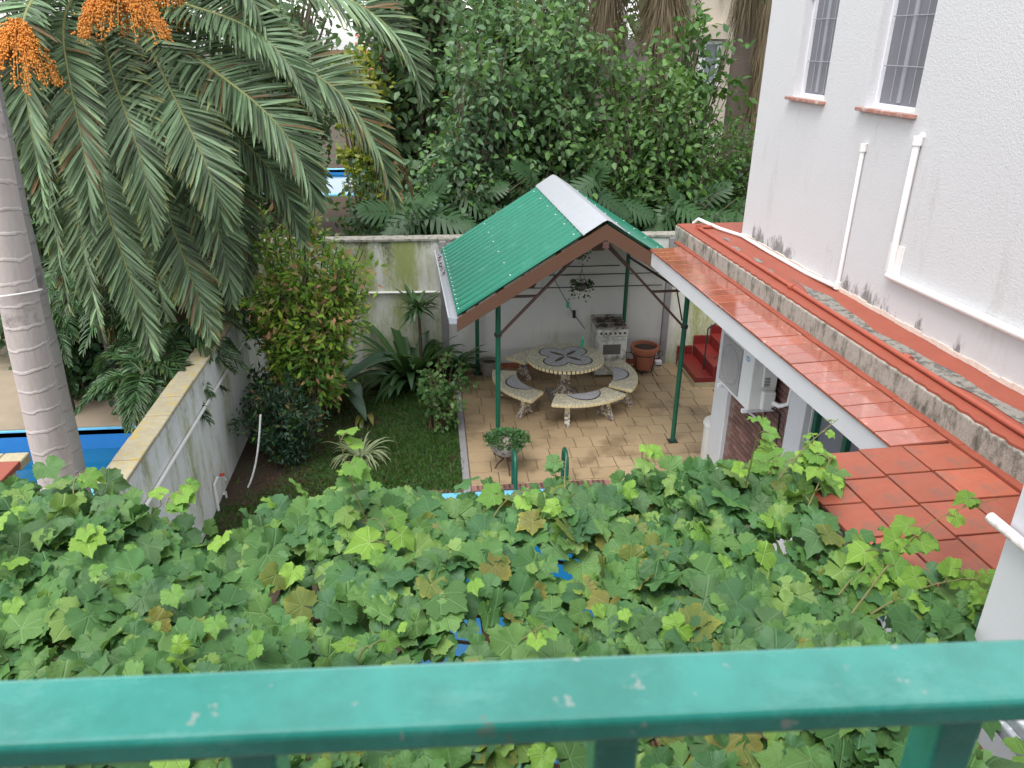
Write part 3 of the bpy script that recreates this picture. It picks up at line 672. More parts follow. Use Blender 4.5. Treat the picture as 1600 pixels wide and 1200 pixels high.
MB().prism(quatre(.285,.190), TH-.001, TH+.0045).build('inlay', M['mosaic_grey'], tb)
for k in range(4):
    a = math.radians(45+90*k); pts = []
    for i in range(13): t = i/12; pts.append((.02+.31*t, .036*math.sin(math.pi*t)**.8))
    for i in range(11,0,-1): t = i/12; pts.append((.02+.31*t, -.036*math.sin(math.pi*t)**.8))
    MB().prism([(x*math.cos(a)-y*math.sin(a), x*math.sin(a)+y*math.cos(a)) for x, y in pts], TH+.001, TH+.0075).build('petal', M['petal'], tb)
b = MB(); pf = [(-.24,0),(-.24,.05),(-.13,.12),(-.085,.30),(-.075,TH-.06),(.075,TH-.06),(.085,.30),(.13,.12),(.24,.05),(.24,0)]
b.prism_axis(pf, 'y', -.07, .07); b.prism_axis([(x, z) for x, z in pf], 'x', -.069, .069)
b.build('pedestal', M['mosaic_mix'], tb, bevel=.01)
MB().box(-.27,.27,-.27,.27,.013,.05).build('base', M['stone_pot'], tb, bevel=.01)
fl = MB(); fl.lathe([(.04,0),(.04,.004),(0,.004)], 10, (0,0,0)); 
def bench(a0, a1, label):
    mid = (a0+a1)/2; r0, r1, h = .82, 1.22, .43
    t = empty('mosaic_bench', TC, HB+math.radians(mid), label, 'bench', 'curved mosaic benches round the table')
    A0, A1 = math.radians(a0-mid), math.radians(a1-mid); n = 20
    arc = lambda r, x0, x1, m=n: [(r*math.cos(x0+(x1-x0)*i/m), r*math.sin(x0+(x1-x0)*i/m)) for i in range(m+1)]
    MB().prism(arc(r1,A0,A1)+arc(r0,A1,A0), h-.055, h).build('seat', M['mosaic'], t, bevel=.006)
    # half-moon inlay on the inner side
    mo = lambda g: arc(r0+.012, A0*.62-g/2, A1*.62+g/2, 14)+[((r0+.012)*math.cos(x)+(.235+g)*math.sin(math.pi*i/14)**.75*math.cos(x), (r0+.012)*math.sin(x)+(.235+g)*math.sin(math.pi*i/14)**.75*math.sin(x)) for i, x in ((i, (A1*.62+g/2)+(A0-A1-0)*.62*i/14-g*i/14) for i in range(1,14))]
    MB().prism(mo(.03), h-.001, h+.003).build('inlay_outline', M['outline'], t)
    MB().prism(mo(0), h-.001, h+.0055).build('inlay', M['mosaic_grey'], t)
    e = MB(); m_ = 22
    for i in range(m_):
        x = A0+(A1-A0)*(i+.5)/m_; w = (A1-A0)/m_*.40*r1; c, s = math.cos(x), math.sin(x)
        e.add([(c*r-s*w*q, s*r+c*w*q, z) for r in (r1-.004,r1+.009) for q in (-1,1) for z in (h-.052,h-.008)], [(4,5,7,6),(0,1,5,4),(2,6,7,3),(1,3,7,5),(0,4,6,2)])
    for A, sg in ((A0,-1),(A1,1)):
        for i in range(7):
            r = r0+(r1-r0)*(i+.5)/7; c, s = math.cos(A), math.sin(A); w = .024
            e.add([(c*(r+q*w)-s*sg*k, s*(r+q*w)+c*sg*k, z) for k in (-.003,.009) for q in (-1,1) for z in (h-.052,h-.008)], [(4,5,7,6),(0,1,5,4),(2,6,7,3),(1,3,7,5),(0,4,6,2)])
    tag(e.build('edge_tiles', M['cream_tile'], t), kind='stuff')
    for A in (A0*.62, A1*.62):
        c, s = math.cos(A), math.sin(A)
        pf = [(-.05,h-.056),(-.055,.25),(-.10,.14),(-.165,.06),(-.17,.014),(-.12,.014),(-.05,.075),(.05,.075),(.12,.014),(.17,.014),(.165,.06),(.10,.14),(.055,.25),(.05,h-.056)]
        q = MB(); rm = (r0+r1)/2; n_ = len(pf)
        vv = [((rm+x)*c-s*k, (rm+x)*s+c*k, z) for k in (-.045,.045) for x, z in pf]
        q.add(vv, [tuple(range(n_-1,-1,-1)), tuple(range(n_,2*n_))]+[(i,(i+1) % n_,n_+(i+1) % n_,n_+i) for i in range(n_)])
        lg = q.build('leg', M['mosaic_mix'], t, bevel=.008)
        ed = MB()
        for i in range(7):
            z0 = .03+i*.048; x = .17-.115*min(1,(z0/.2))**.7
            ed.add([((rm+x+dx)*c-s*k, (rm+x+dx)*s+c*k, z) for dx in (-.004,.008) for k in (-.036,.036) for z in (z0,z0+.036)], [(4,5,7,6),(0,1,5,4),(2,6,7,3),(1,3,7,5),(0,4,6,2)])
        tag(ed.build('edge_tiles', M['cream_tile'], lg), kind='stuff')
bench(-111,-49,'curved mosaic bench nearest the camera, in front of the round table')
bench(-40,25,'curved mosaic bench on the house side, right of the table')
bench(165,233,'curved mosaic bench at the left of the table by the green post')
bench(74,136,'curved mosaic bench half hidden behind the round table')

# bottle on the table
bt = empty('green_bottle', TC+np.array([.36,.42,TH]), 0, 'small green bottle on the rear rim of the round table', 'bottle')
MB().lathe([(0,0),(.028,0),(.030,.01),(.030,.10),(.014,.135),(.012,.16),(0,.16)], 14).build('body', simple('green bottle glass', (.03,.42,.22), .15), bt, smooth=50)
MB().lathe([(.014,.16),(.016,.16),(.016,.185),(0,.185)], 10).build('cap', simple('pale green cap', (.25,.60,.42), .4), bt, smooth=50)

# old stove against the wall
sv = empty('old_stove', (2.83,12.52,0), 0, 'dirty white kitchen stove with oven window against the back wall', 'stove')
MB().box(0,.56,.02,.54,.05,.93).build('body', M['stove'], sv, bevel=.012)
MB().box(-.005,.565,-.005,.545,.93,.952).build('hob', M['stove_top'], sv, bevel=.006)
MB().box(-.005,.565,.525,.548,.952,1.02).build('backsplash', M['stove_top'], sv, bevel=.004)
for (x, y) in ((.15,.16),(.41,.16),(.15,.38),(.41,.38)): MB().lathe([(.0,.952),(.075,.952),(.075,.966),(.045,.966),(.04,.975),(0,.975)], 14, (x,y,0)).build('burner', M['iron'], sv, smooth=40)
gr = MB()
for x in (.05,.15,.28,.41,.51): gr.box(x-.004,x+.004,.04,.50,.977,.985)
for y in (.05,.27,.49): gr.box(.03,.53,y-.004,y+.004,.976,.984)
gr.build('pan_rack', M['rust'], sv)
MB().box(-.002,.562,-.012,.02,.80,.925).build('control_panel', M['stove'], sv, bevel=.01)
for i in range(6): MB().tube([(.07+i*.085,-.012,.862),(.07+i*.085,-.04,.862)], .019, 12).build('knob', M['ac_dark'], sv, smooth=40)
od = MB().box(.012,.548,-.014,.02,.27,.785).build('oven_door', M['stove'], sv, bevel=.012)
MB().box(.12,.44,-.018,-.014,.46,.65).build('window', glass_material('sooty oven glass', (.12,.115,.11), .3), od)
MB().tube([(.06,-.014,.745),(.06,-.05,.745),(.50,-.05,.745),(.50,-.014,.745)], .010, 8).build('handle', M['galv'], od, smooth=40)
MB().box(.012,.548,-.012,.02,.06,.255).build('warming_drawer', M['stove'], sv, bevel=.01)
for (x, y) in ((.04,.05),(.52,.05),(.04,.50),(.52,.50)): MB().lathe([(.018,0.012),(.018,.05)], 8, (x,y,0)).build('foot', M['black'], sv)

# terracotta pot in an iron stand
pt = empty('terracotta_pot', (3.77,12.70,0), 0, 'large terracotta pot in dark iron stand beside the red steps', 'pot')
MB().lathe([(0,.10),(.155,.10),(.165,.12),(.225,.46),(.255,.46),(.262,.48),(.262,.535),(.25,.545),(.225,.54),(.215,.48),(0,.48)], 32).build('pot', M['terracotta'], pt, smooth=35)
MB().lathe([(0,.485),(.21,.485),(.12,.505),(0,.51)], 18).build('soil', M['soil'], pt, smooth=60)
sd_ = MB()
for k in range(4):
    a = math.radians(35+90*k); c, s = math.cos(a), math.sin(a)
    sd_.tube([(c*.24,s*.24,.40),(c*.215,s*.215,.20),(c*.19,s*.19,.08),(c*.25,s*.25,.014)], .009, 6)
sd_.tube([(.245*math.cos(2*math.pi*i/24),.245*math.sin(2*math.pi*i/24),.40) for i in range(25)], .008, 6); sd_.tube([(.19*math.cos(2*math.pi*i/24),.19*math.sin(2*math.pi*i/24),.085) for i in range(25)], .008, 6)
for k in (-1, 1): sd_.tube([(k*.245,0,.40),(k*.33,0,.42),(k*.345,0,.33),(k*.26,0,.26)], .007, 6)
sd_.build('stand', M['iron'], pt, smooth=40)
wb = empty('socket_box', (4.12,12.95,0), 0, 'small white box standing on the floor beside the terracotta pot', 'box')
MB().box(-.06,.06,-.05,.05,.017,.13).build('body', M['frame_white'], wb, bevel=.01); MB().box(-.05,.05,-.053,-.05,.03,.06).build('slot', M['ac_dark'], wb)
# grey stone pot behind the left post
sp_ = empty('stone_pot', (.94,12.78,0), 0, 'round grey stone pot on the floor by the back wall', 'pot')
MB().lathe([(0,.016),(.11,.016),(.15,.10),(.17,.20),(.165,.27),(.178,.28),(.178,.31),(.15,.31),(.145,.25),(0,.25)], 28).build('bowl', M['stone_pot'], sp_, smooth=40)
MB().lathe([(0,.26),(.143,.26),(.06,.28),(0,.28)], 14).build('soil', M['soil'], sp_)

# red steps with handrail
stp = empty('red_steps', (4.5,11.95,0), 0, 'dark red painted steps rising along the back wall beside the house', 'steps')
for i, (x, z0, z1) in enumerate(((0,0,.20),(.30,.20,.40),(.60,.40,.60),(.90,.60,.80))):
    b = MB(); b.box(x,1.9,.0+.0*i,1.12,z0+.002,z1); b.build('step', M['dark_red'], stp, bevel=.012)
    MB().box(x-.0,x+.28 if i < 3 else 1.9,1.08,1.13,z1,z1+.16).build('side_board', M['dark_red'], stp)
MB().box(-.012,1.9,-.012,1.0,0.006,.10).build('plinth', M['cap'], stp)
hr = MB(); hr.tube([(.26,.35,.20),(.26,.35,.97),(.29,.35,1.0),(1.3,.35,1.62)], .014, 8); hr.tube([(.26,.35,.30),(1.3,.35,.92)], .009, 6); hr.tube([(1.2,.35,.80),(1.2,.35,1.56)], .012, 6)
hr.build('handrail', M['iron'], stp, smooth=40)

# air conditioner under the eave (house frame)
ac = empty('air_conditioner', hloc(3.62,7.45,1.93), HB, 'white outdoor air conditioner unit on wall brackets under the eave', 'air conditioner')
MB().box(0,.30,-.40,.40,0,.66).build('casing', M['ac_white'], ac, bevel=.015)
gg = MB().box(-.012,-.002,-.14,.385,.05,.61).build('grille', M['ac_grille'], ac, bevel=.004)
ri = MB()
for i in range(22): z = .065+i*.0245; ri.box(-.016,-.012,-.135,.38,z,z+.009)
tag(ri.build('grille_wires', simple('grille wire', (.36,.35,.34), .6), gg), kind='stuff')
MB().add([(-.0165,.13+.235*math.cos(t*math.pi/16)-.005,.33+.235*math.sin(t*math.pi/16)) for t in range(32)]+[(-.0165,.125+.215*math.cos(t*math.pi/16),.33+.215*math.sin(t*math.pi/16)) for t in range(32)], [(t,(t+1) % 32,32+(t+1) % 32,32+t) for t in range(32)]).build('fan_ring', M['ac_grille'], gg)
lg = MB(); lg.add([(-.0035,-.26+.055*math.cos(t*math.pi/10),.555+.028*math.sin(t*math.pi/10)) for t in range(20)], [tuple(range(20))]); lg = lg.build('badge', simple('blue badge', (.20,.32,.55), .4), ac)
for i in range(5): MB().box(-.006,-.004,-.30+i*.018,-.291+i*.018,.545,.567).build('badge_letter', M['frame_white'], lg)
MB().box(.13,.27,-.475,-.402,.03,.24).build('valve_cover', M['ac_white'], ac, bevel=.012)
MB().box(.12,.28,-.43,-.402,.28,.58).build('service_panel', M['ac_white'], ac, bevel=.006)
vs = MB()
for i in range(6): vs.box(.14,.20,-.434,-.430,.30+i*.018,.308+i*.018)
vs.box(.14,.20,-.434,-.430,.53,.56); tag(vs.build('vent_slots', M['ac_dark'], ac), kind='stuff')
for y in (-.34,.34):
    br = MB(); br.bar((-.03,y,-.025),(.42,y,-.025),.035,.04); br.bar((.40,y,-.03),(.40,y,-.33),.035,.03); br.bar((.06,y,-.05),(.40,y,-.32),.02,.02); br.build('bracket', M['frame_white'], ac)
    MB().box(.03,.09,y-.03,y+.03,-.006,.0).build('foot', M['black'], ac)
MB().tube([(.24,-.47,.12),(.30,-.52,.10),(.36,-.60,.16),(.37,-.62,.5),(.37,-.64,.95)], .028, 8).build('hose', M['pvc'], ac, smooth=40)
MB().tube([(.24,-.47,.06),(.33,-.50,.0),(.36,-.49,-.4),(.36,-.45,-1.6)], .010, 6).build('cable', M['black'], ac)
MB().tube([(.30,-.20,.0),(.36,-.15,-.2),(.36,-.12,-1.6)], .012, 6).build('cable', M['black'], ac)
# white drum by the pillar
dr = empty('white_drum', hloc(4.24,9.0), HB, 'tall white plastic drum half hidden behind the white pillar', 'drum')
MB().lathe([(0,.017),(.19,.017),(.20,.04),(.20,.72),(.215,.73),(.215,.76),(.19,.78)], 24).build('body', M['ac_white'], dr, smooth=40)
MB().lathe([(.0,.80),(.17,.80),(.205,.78),(.205,.765)], 24).build('lid', M['ac_white'], dr, smooth=40)

# planter bowl near the pool, ladder
pl_ = empty('planter_bowl', (.93,9.40,0), 0, 'low speckled planter bowl on brown twig stand, full of small green leaves', 'planter')
MB().lathe([(0,.27),(.09,.275),(.17,.32),(.235,.40),(.262,.47),(.268,.495),(.25,.50),(.232,.46),(0,.45)], 30).build('bowl', simple('speckled stone bowl', (.42,.36,.31), .9, .2, 20, .4, dirt=(.13,.10,.08), dscale=16, damt=(.48,.6)), pl_, smooth=50)
q = MB()
for k in range(3):
    a = math.radians(-80+120*k); c, s = math.cos(a), math.sin(a)
    q.tube([(c*.02,s*.02,.28),(c*.05,s*.05,.19),(c*.13,s*.13,.10),(c*.17,s*.17,.015)], [.014,.016,.012,.010], 6); q.tube([(c*.05,s*.05,.19),(c*.15,s*.15,.25),(c*.24,s*.24,.37)], .010, 6)
q.build('stand', M['rust'], pl_, smooth=40)
rg = np.random.default_rng(77); n = 620; a = rg.uniform(0,6.28,n); r = .30*np.sqrt(rg.random(n)); P = np.c_[r*np.cos(a), r*np.sin(a), .47+.13*rg.random(n)*(1.1-r/.33)+.03]
v, f, cc, u = scatter(OVATE, P, np.c_[np.cos(a), np.sin(a), rg.normal(.3,.5,n)], rg.normal(0,.4,(n,3))+np.array([0,0,1]), rg.uniform(.035,.06,n), np.c_[rg.uniform(.03,.08,n), rg.uniform(.11,.2,n), rg.uniform(.03,.06,n), np.ones(n)], np.full(n,1.3))
link('foliage', np_mesh('foliage', v, f, M['leaf'], cc), pl_)
for x, lab in ((.98,'left dark green tube of the pool ladder beside the planter bowl'),(1.66,'right dark green tube of the pool ladder poking through vine leaves')):
    tag(MB().tube([(x,8.98,.012),(x,8.98,.45),(x,8.96,.54),(x,8.90,.60),(x,8.80,.61),(x,8.72,.56),(x,8.68,.46),(x,8.67,-.9)], .027, 10).build('pool_ladder_rail', M['green_paint'], smooth=40), lab, 'ladder rail', 'green pool ladder rails')

# things hanging under the shelter
def basket(loc, size, label, nleaf, top, seed):
    t = empty('hanging_planter', loc, 0, label, 'planter')
    MB().lathe([(0,-.11*size),(.07*size,-.10*size),(.12*size,.0),(.125*size,.02*size),(.105*size,.02*size),(0,.0)], 18).build('bowl', M['stone_pot'] if nleaf else M['rust'], t, smooth=40)
    q = MB()
    for k in range(3):
        a = 2.09*k; q.tube([(.115*size*math.cos(a),.115*size*math.sin(a),.01),(0,0,.35*size),(0,0,top-loc[2])], .003, 4)
    q.build('wire', M['iron'], t)
    if nleaf:
        rg = np.random.default_rng(seed); a = rg.uniform(0,6.28,nleaf); dr_ = rg.random(nleaf)**1.2; r = .10*size+.14*size*rg.random(nleaf)
        P = np.c_[r*np.cos(a), r*np.sin(a)*.8, .10*size-.42*size*dr_*(rg.random(nleaf))]
        v, f, cc, u = scatter(OVATE, P, np.c_[np.cos(a), np.sin(a), rg.normal(-.4,.5,nleaf)], rg.normal(0,.5,(nleaf,3))+np.array([0,-.3,1]), rg.uniform(.04,.075,nleaf)*size, np.c_[rg.uniform(.02,.05,nleaf), rg.uniform(.06,.11,nleaf), rg.uniform(.02,.04,nleaf), np.ones(nleaf)])
        link('foliage', np_mesh('foliage', v, f, M['leaf'], cc), t)
p = py(908,446,12.6); basket((p[0],12.6,p[2]), .85, 'hanging planter with trailing plant in front of the back wall', 240, 3.2, 5)
p = py(829,440,12.2); basket((p[0],12.2,p[2]), .95, 'small empty dark hanging pot below the shelter roof', 0, 2.75, 6)
p = py(905,398,12.8); basket((p[0],12.8,p[2]), .75, 'little hanging plant high on the wall below the ridge', 70, 3.2, 7)
bx = empty('hanging_box', hloc(2.86,11.6,2.74), HB, 'dark square box hanging under the ridge of the shelter', 'box')
MB().box(-.13,.13,-.10,.10,.0,.28).build('body', M['ac_dark'], bx, bevel=.01); MB().box(-.11,.11,-.104,-.10,.03,.25).build('front', M['black'], bx); MB().box(-.02,.02,-.02,.02,.28,.50).build('hanger', M['iron'], bx)

# ================================================================== balcony railing close to the camera
def rail_paint():
    m, N, L, B = new_mat('chipped green gloss paint'); co = objco(N)
    c = mixc(N, L, ramp(N, L, noise(N, L, 6, 7, .7, co), .35, .65), (.018,.27,.215), (.040,.40,.33))
    worn = ramp(N, L, noise(N, L, 22, 7, .75, co, (.5,1,1)), .52, .72); c = mixc(N, L, mth(N, L, 'MULTIPLY', worn, .55), c, (.16,.50,.44)); c = mixc(N, L, ramp(N, L, noise(N, L, 15, 5, .7, co), .66, .74), c, (.20,.22,.17))
    chip = ramp(N, L, noise(N, L, 45, 4, .6, co), .66, .71); c = mixc(N, L, mth(N, L, 'MULTIPLY', chip, .7), c, (.40,.46,.42))
    L.new(c, B.inputs['Base Color'])
    B.inputs['Coat Weight'].default_value = .8; B.inputs['Coat Roughness'].default_value = .22; B.inputs['Coat IOR'].default_value = 1.7
    L.new(mth(N, L, 'ADD', .26, mth(N, L, 'MULTIPLY', worn, .3)), B.inputs['Roughness']); bump(N, L, B, noise(N, L, 70, 4, .6, co), .15, .002); return m
M['rail'] = rail_paint()
ra = math.atan2(-.03, .77); rl = empty('balcony_railing', (.06,.405,4.12), ra, 'chipped green painted balcony railing crossing the foreground', 'railing')
MB().box(-2.9,2.10,-.031,.031,1.038,1.060).build('handrail', M['rail'], rl, bevel=.0055, seg=3)
MB().box(-2.9,2.10,-.014,.014,.10,.125).build('bottom_rail', M['rail'], rl, bevel=.003)
for i in range(-11, 8):
    X = -.197+.257*i
    if -2.85 < X < 2.05: MB().box(X-.016,X+.016,-.016,.016,.0 if i % 4 == 0 else .125,1.038).build('baluster', M['rail'], rl, bevel=.003)

# ================================================================== palms
rngp = np.random.default_rng(21)
def bez(P, t):
    t = np.asarray(t)[:, None]; P = [np.asarray(p, float) for p in P]
    if len(P) == 3: return (1-t)**2*P[0]+2*(1-t)*t*P[1]+t*t*P[2]
    return (1-t)**3*P[0]+3*(1-t)**2*t*P[1]+3*(1-t)*t*t*P[2]+t**3*P[3]
def frond(parent, ctrl, out, half, nl, pal, rach_r=.022, yellow=.12, droop=.35, m='frond', name='frond', wl=.030, start=.10, rach_mat=None, seed=None, keel=.35, dead=0.):
    """one feather leaf: rachis along a curve, two rows of leaflets"""
    rg = np.random.default_rng(seed if seed is not None else int(rngp.integers(1e9)))
    T = np.linspace(0, 1, 24); C = bez(ctrl, T)
    tt = np.linspace(start, .995, nl); P0 = bez(ctrl, tt); tg = bez(ctrl, np.clip(tt+.01,0,1.01))-bez(ctrl, tt-.01); tg /= np.linalg.norm(tg, axis=1, keepdims=True)
    up = np.array([0,0,1.0])*.55+np.asarray(out, float)*.8; nrm = up-tg*np.sum(tg*up,1,keepdims=True); nrm /= np.linalg.norm(nrm,axis=1,keepdims=True); sd = np.cross(tg, nrm)
    Vs, Fs, Cs = [], [], []; base = 0
    for sg in (-1, 1):
        prof = np.clip(np.sin(np.pi*(.10+.86*tt)), .05, 1)**.55*half*rg.uniform(.86,1.08,nl)
        ang = np.radians(np.interp(tt,[0,.5,1],[68,52,22])+rg.normal(0,4,nl))[:,None]
        d = tg*np.cos(ang)+sg*sd*np.sin(ang)+nrm*(keel+rg.normal(0,.10,nl))[:,None]; d /= np.linalg.norm(d,axis=1,keepdims=True)
        dr = np.array([0,0,-1.0])[None]*(droop*rg.uniform(.5,1.5,nl))[:,None]
        w = np.cross(d, nrm); w /= np.linalg.norm(w,axis=1,keepdims=True); w = w*(wl*rg.uniform(.7,1.1,nl))[:,None]
        # every leaflet is folded along its own midrib
        p1 = P0+d*(prof*.42)[:,None]+dr*(prof*.10)[:,None]; p2 = P0+d*(prof*.78)[:,None]+dr*(prof*.34)[:,None]; p3 = P0+d*(prof*.97)[:,None]+dr*(prof*.60)[:,None]
        fold = nrm*(wl*.35)
        V = np.stack([P0-w*.22, P0+w*.22, p1-w*.5+fold, p1+w*.5+fold, p1, p2-w*.40+fold, p2+w*.40+fold, p2, p3], 1).reshape(-1,3)
        tf = np.array([(0,4,2),(0,1,4),(1,3,4),(2,4,7),(2,7,5),(4,3,6),(4,6,7),(5,7,8),(7,6,8)])
        Fs.append((tf[None]+(np.arange(nl)*9)[:,None,None]).reshape(-1,3)+base); base += nl*9
        c = pal[0][None]*(1-rg.random((nl,1)))+pal[1][None]*rg.random((nl,1)); c = c*rg.uniform(.8,1.2,(nl,1))
        yl = (rg.random(nl) < yellow)[:,None]; yc = np.array([.40,.36,.06])
        cv = np.repeat(c[:,None,:],9,1); fac = np.array([0,0,.05,.05,.05,.35,.35,.35,1])[None,:,None]*(.10+.7*yl[:,None,:]*1.0)
        cv = cv*(1-fac)+yc*fac
        if dead: dk = (rg.random(nl) < dead)[:,None,None]; cv = np.where(dk, np.array([.22,.13,.06])[None,None]*rg.uniform(.7,1.3,(nl,1,1)), cv)
        Vs.append(V); Cs.append(np.concatenate([cv,np.ones((nl,9,1))],2).reshape(-1,4))
    o = link(name, np_mesh(name, np.concatenate(Vs), np.concatenate(Fs), M[m], np.concatenate(Cs)), parent)
    r = MB().tube(list(C), list(np.interp(T,[0,.15,1],[rach_r*1.8,rach_r,rach_r*.22])), 6).build('rachis', rach_mat or M['rachis'], o, smooth=60)
    return o
M['rachis'] = simple('palm rachis', (.24,.26,.09), .5, .2, 12)
M['rachis_dark'] = simple('dark palm rachis', (.06,.09,.03), .5, .2, 12)
def ringed_trunk(name, ringsp, c, cr):
    m, N, L, B = new_mat(name); co = objco(N); sp = N.new('ShaderNodeSeparateXYZ'); L.new(co, sp.inputs[0])
    z = mth(N, L, 'ADD', sp.outputs[2], mth(N, L, 'MULTIPLY', noise(N, L, 1.6, 4, .6, co), .28))
    fr = mth(N, L, 'FRACT', mth(N, L, 'DIVIDE', z, ringsp)); line = mth(N, L, 'SUBTRACT', 1.0, ramp(N, L, mth(N, L, 'ABSOLUTE', mth(N, L, 'SUBTRACT', fr, .5)), .03, .09))
    col = mixc(N, L, noise(N, L, 5, 6, .7, co, (1,1,.25)), tuple(x*.62 for x in c), c)
    col = mixc(N, L, mth(N, L, 'MULTIPLY', ramp(N, L, noise(N, L, 2.5, 5, .7, co), .55, .72), .7), col, (.075,.065,.06))
    col = mixc(N, L, mth(N, L, 'MULTIPLY', mth(N, L, 'MULTIPLY', line, ramp(N, L, noise(N, L, 5, 5, .75, co), .38, .66)), .55), col, cr)
    L.new(col, B.inputs['Base Color']); B.inputs['Roughness'].default_value = .9
    bump(N, L, B, mth(N, L, 'ADD', mth(N, L, 'MULTIPLY', line, .8), noise(N, L, 30, 4, .6, co, (1,1,.2))), .5, .012); return m
M['royal'] = ringed_trunk('ringed palm trunk', .19, (.52,.46,.44), (.64,.59,.57))
M['royal_grey'] = ringed_trunk('grey palm trunk', .24, (.30,.29,.275), (.16,.14,.12))
M['far_trunk'] = ringed_trunk('brown palm trunk', .10, (.20,.155,.13), (.26,.21,.18))
G1 = [np.array([.110,.190,.100]), np.array([.220,.325,.180])]       # blue-green date palm
G2 = [np.array([.022,.070,.026]), np.array([.065,.150,.050])]       # glossy dark feather palm
def crown_fronds(parent, c, n, L_, pal, half, seed, nl=46, z_up=.8, tip_drop=1.2, **kw):
    rg = np.random.default_rng(seed)
    for i in range(n):
        a = 2*math.pi*i/n+rg.normal(0,.15); e = rg.uniform(.1,1.0); o = np.array([math.cos(a), math.sin(a), 0]); l = L_*rg.uniform(.8,1.1)
        frond(parent, [c, c+o*l*.45+np.array([0,0,z_up*l*.55*e]), c+o*l*(.95-.15*e)+np.array([0,0,-tip_drop*l*.35*(1.15-e)])], o, half, nl, pal, seed=int(rg.integers(1e9)), **kw)
# two ringed trunks at the left edge
def trunk(name, base, top, r0, r1, m, label, seed, cable=False):
    t = empty(name, (base[0],base[1],0), 0, label, 'palm tree', 'smooth palm trunks at the left'); b = np.array([base[0],base[1],0.]); n = 44
    pts = []; rr_ = []
    for i in range(n+1):
        k = i/n; z = top[2]*k
        pts.append(((top[0]-base[0])*k, (top[1]-base[1])*k, z)); rr_.append((r0+(r1-r0)*k)*(1+.022*math.cos(2*math.pi*z/.19))*(1+.25*max(0,(.04-k)/.04)))
    MB().tube(pts, rr_, 28).build('trunk', M[m], t, smooth=60)
    crown_fronds(t, np.array(pts[-1])+np.array([0,0,.1]), 8, 2.3, G2, .50, seed, 40)
    return t
A1 = py(86,735,6.5); B1 = py(-14,260,6.5); k = (11.0-A1[2])/(B1[2]-A1[2]); k0 = (0-A1[2])/(B1[2]-A1[2])
a0 = A1+(B1-A1)*k0; a1 = A1+(B1-A1)*k
tr1 = trunk('palm_tree', (a0[0],6.5), (a1[0],6.5,11.0), .158,.140,'royal','thick pale ringed palm trunk at the left edge with a white wire round it', 31)
A2 = py(112,735,7.5); B2 = py(13,300,7.5); k = (10.6-A2[2])/(B2[2]-A2[2]); k0 = (0-A2[2])/(B2[2]-A2[2]); a0b = A2+(B2-A2)*k0; a1b = A2+(B2-A2)*k
trunk('palm_tree', (a0b[0],7.5), (a1b[0],7.5,10.6), .138,.118,'royal_grey','greyer palm trunk just behind the pale ringed one', 32)
c0 = py(26,458,6.5); lp = [(c0[0]+.185*math.cos(a), 6.5+.185*math.sin(a), c0[2]+.04*math.sin(a+2.6)) for a in np.linspace(0,2*math.pi,25)]
tag(MB().tube(lp, .007, 6, False).build('wire_loop', M['pvc'], smooth=60), 'white cable looped round the pale palm trunk', 'cable')

# the big date palm with orange fruit
PX, PY_ = -3.75, 10.3
cc0 = py(195,-48,10.3); CR = np.array([cc0[0], 10.3, cc0[2]]); base0 = np.array([CR[0]-.25, 10.5, 0])
dp = empty('date_palm', (0,0,0), 0, 'big date palm with arching grey-green fronds and orange fruit clusters', 'palm tree'); 
tk = MB(); pts = [base0+(CR-np.array([0,0,.25])-base0)*t for t in np.linspace(0,1,10)]; tk.tube(pts, [.40,.34,.32,.32,.33,.34,.36,.40,.42,.30], 18)
rg = np.random.default_rng(9)
for i in range(170):     # leaf-base stubs
    t = rg.random()**.6; a = i*2.4; p = base0+(CR-base0)*t; r = .34; o = np.array([math.cos(a), math.sin(a), .0])
    tk.bar(p+o*(r-.04), p+o*(r+.07)+np.array([0,0,.13]), .10, .04, up=o)
tk.build('trunk', simple('date palm trunk', (.095,.065,.045), .95, .45, 14, .8, 25), dp, smooth=50)
def F(*q): return [CR]+[py(x, y, Y) for x, y, Y in q]
# control pixels (with the depth they hang at) of the fronds one can tell apart
FR = [ # (two pixels on the rachis and the tip, each with its depth; half width; leaflets)
  ((103,20,9.3),(114,150,8.7),(142,360,8.5),.50,88), ((165,75,9.3),(205,200,8.8),(238,372,8.7),.52,88), ((235,75,9.4),(308,225,8.8),(345,345,8.8),.56,92),
  ((305,88,9.4),(420,180,9.0),(492,322,9.1),.58,92), ((390,70,9.7),(530,145,9.5),(616,318,9.7),.60,96), ((400,-40,10.1),(580,20,10.1),(655,155,10.4),.58,90),
  ((148,200,9.3),(185,380,9.1),(240,560,9.1),.52,92), ((245,260,9.4),(290,410,9.3),(330,525,9.2),.52,90), ((340,180,9.8),(420,262,9.7),(470,375,9.7),.50,84),
  ((60,-10,9.2),(36,110,8.6),(70,330,8.5),.46,78), ((20,-30,9.7),(-60,90,9.2),(-50,330,9.2),.50,70), ((120,150,9.8),(120,330,9.7),(160,520,9.7),.48,80),
  ((300,150,10.4),(365,300,10.3),(380,455,10.2),.50,84), ((205,260,9.9),(235,400,9.9),(266,540,9.9),.46,80),
  ((340,-130,10.6),(480,-90,10.8),(560,40,11.2),.55,80), ((270,-110,10.0),(350,-60,9.5),(430,60,9.3),.5,76), ((110,-130,10.4),(20,-120,10.2),(-50,20,10.0),.5,70),
  ((270,190,9.6),(330,330,9.4),(362,470,9.4),.50,80), ((300,10,9.6),(400,50,9.2),(490,170,9.1),.5,84), ((200,-180,10.8),(240,-280,11.6),(320,-260,12.4),.5,60), ((140,-170,10.8),(60,-250,11.4),(-60,-200,12.2),.5,60),
  ((90,120,9.9),(75,280,9.8),(110,480,9.9),.46,76)]
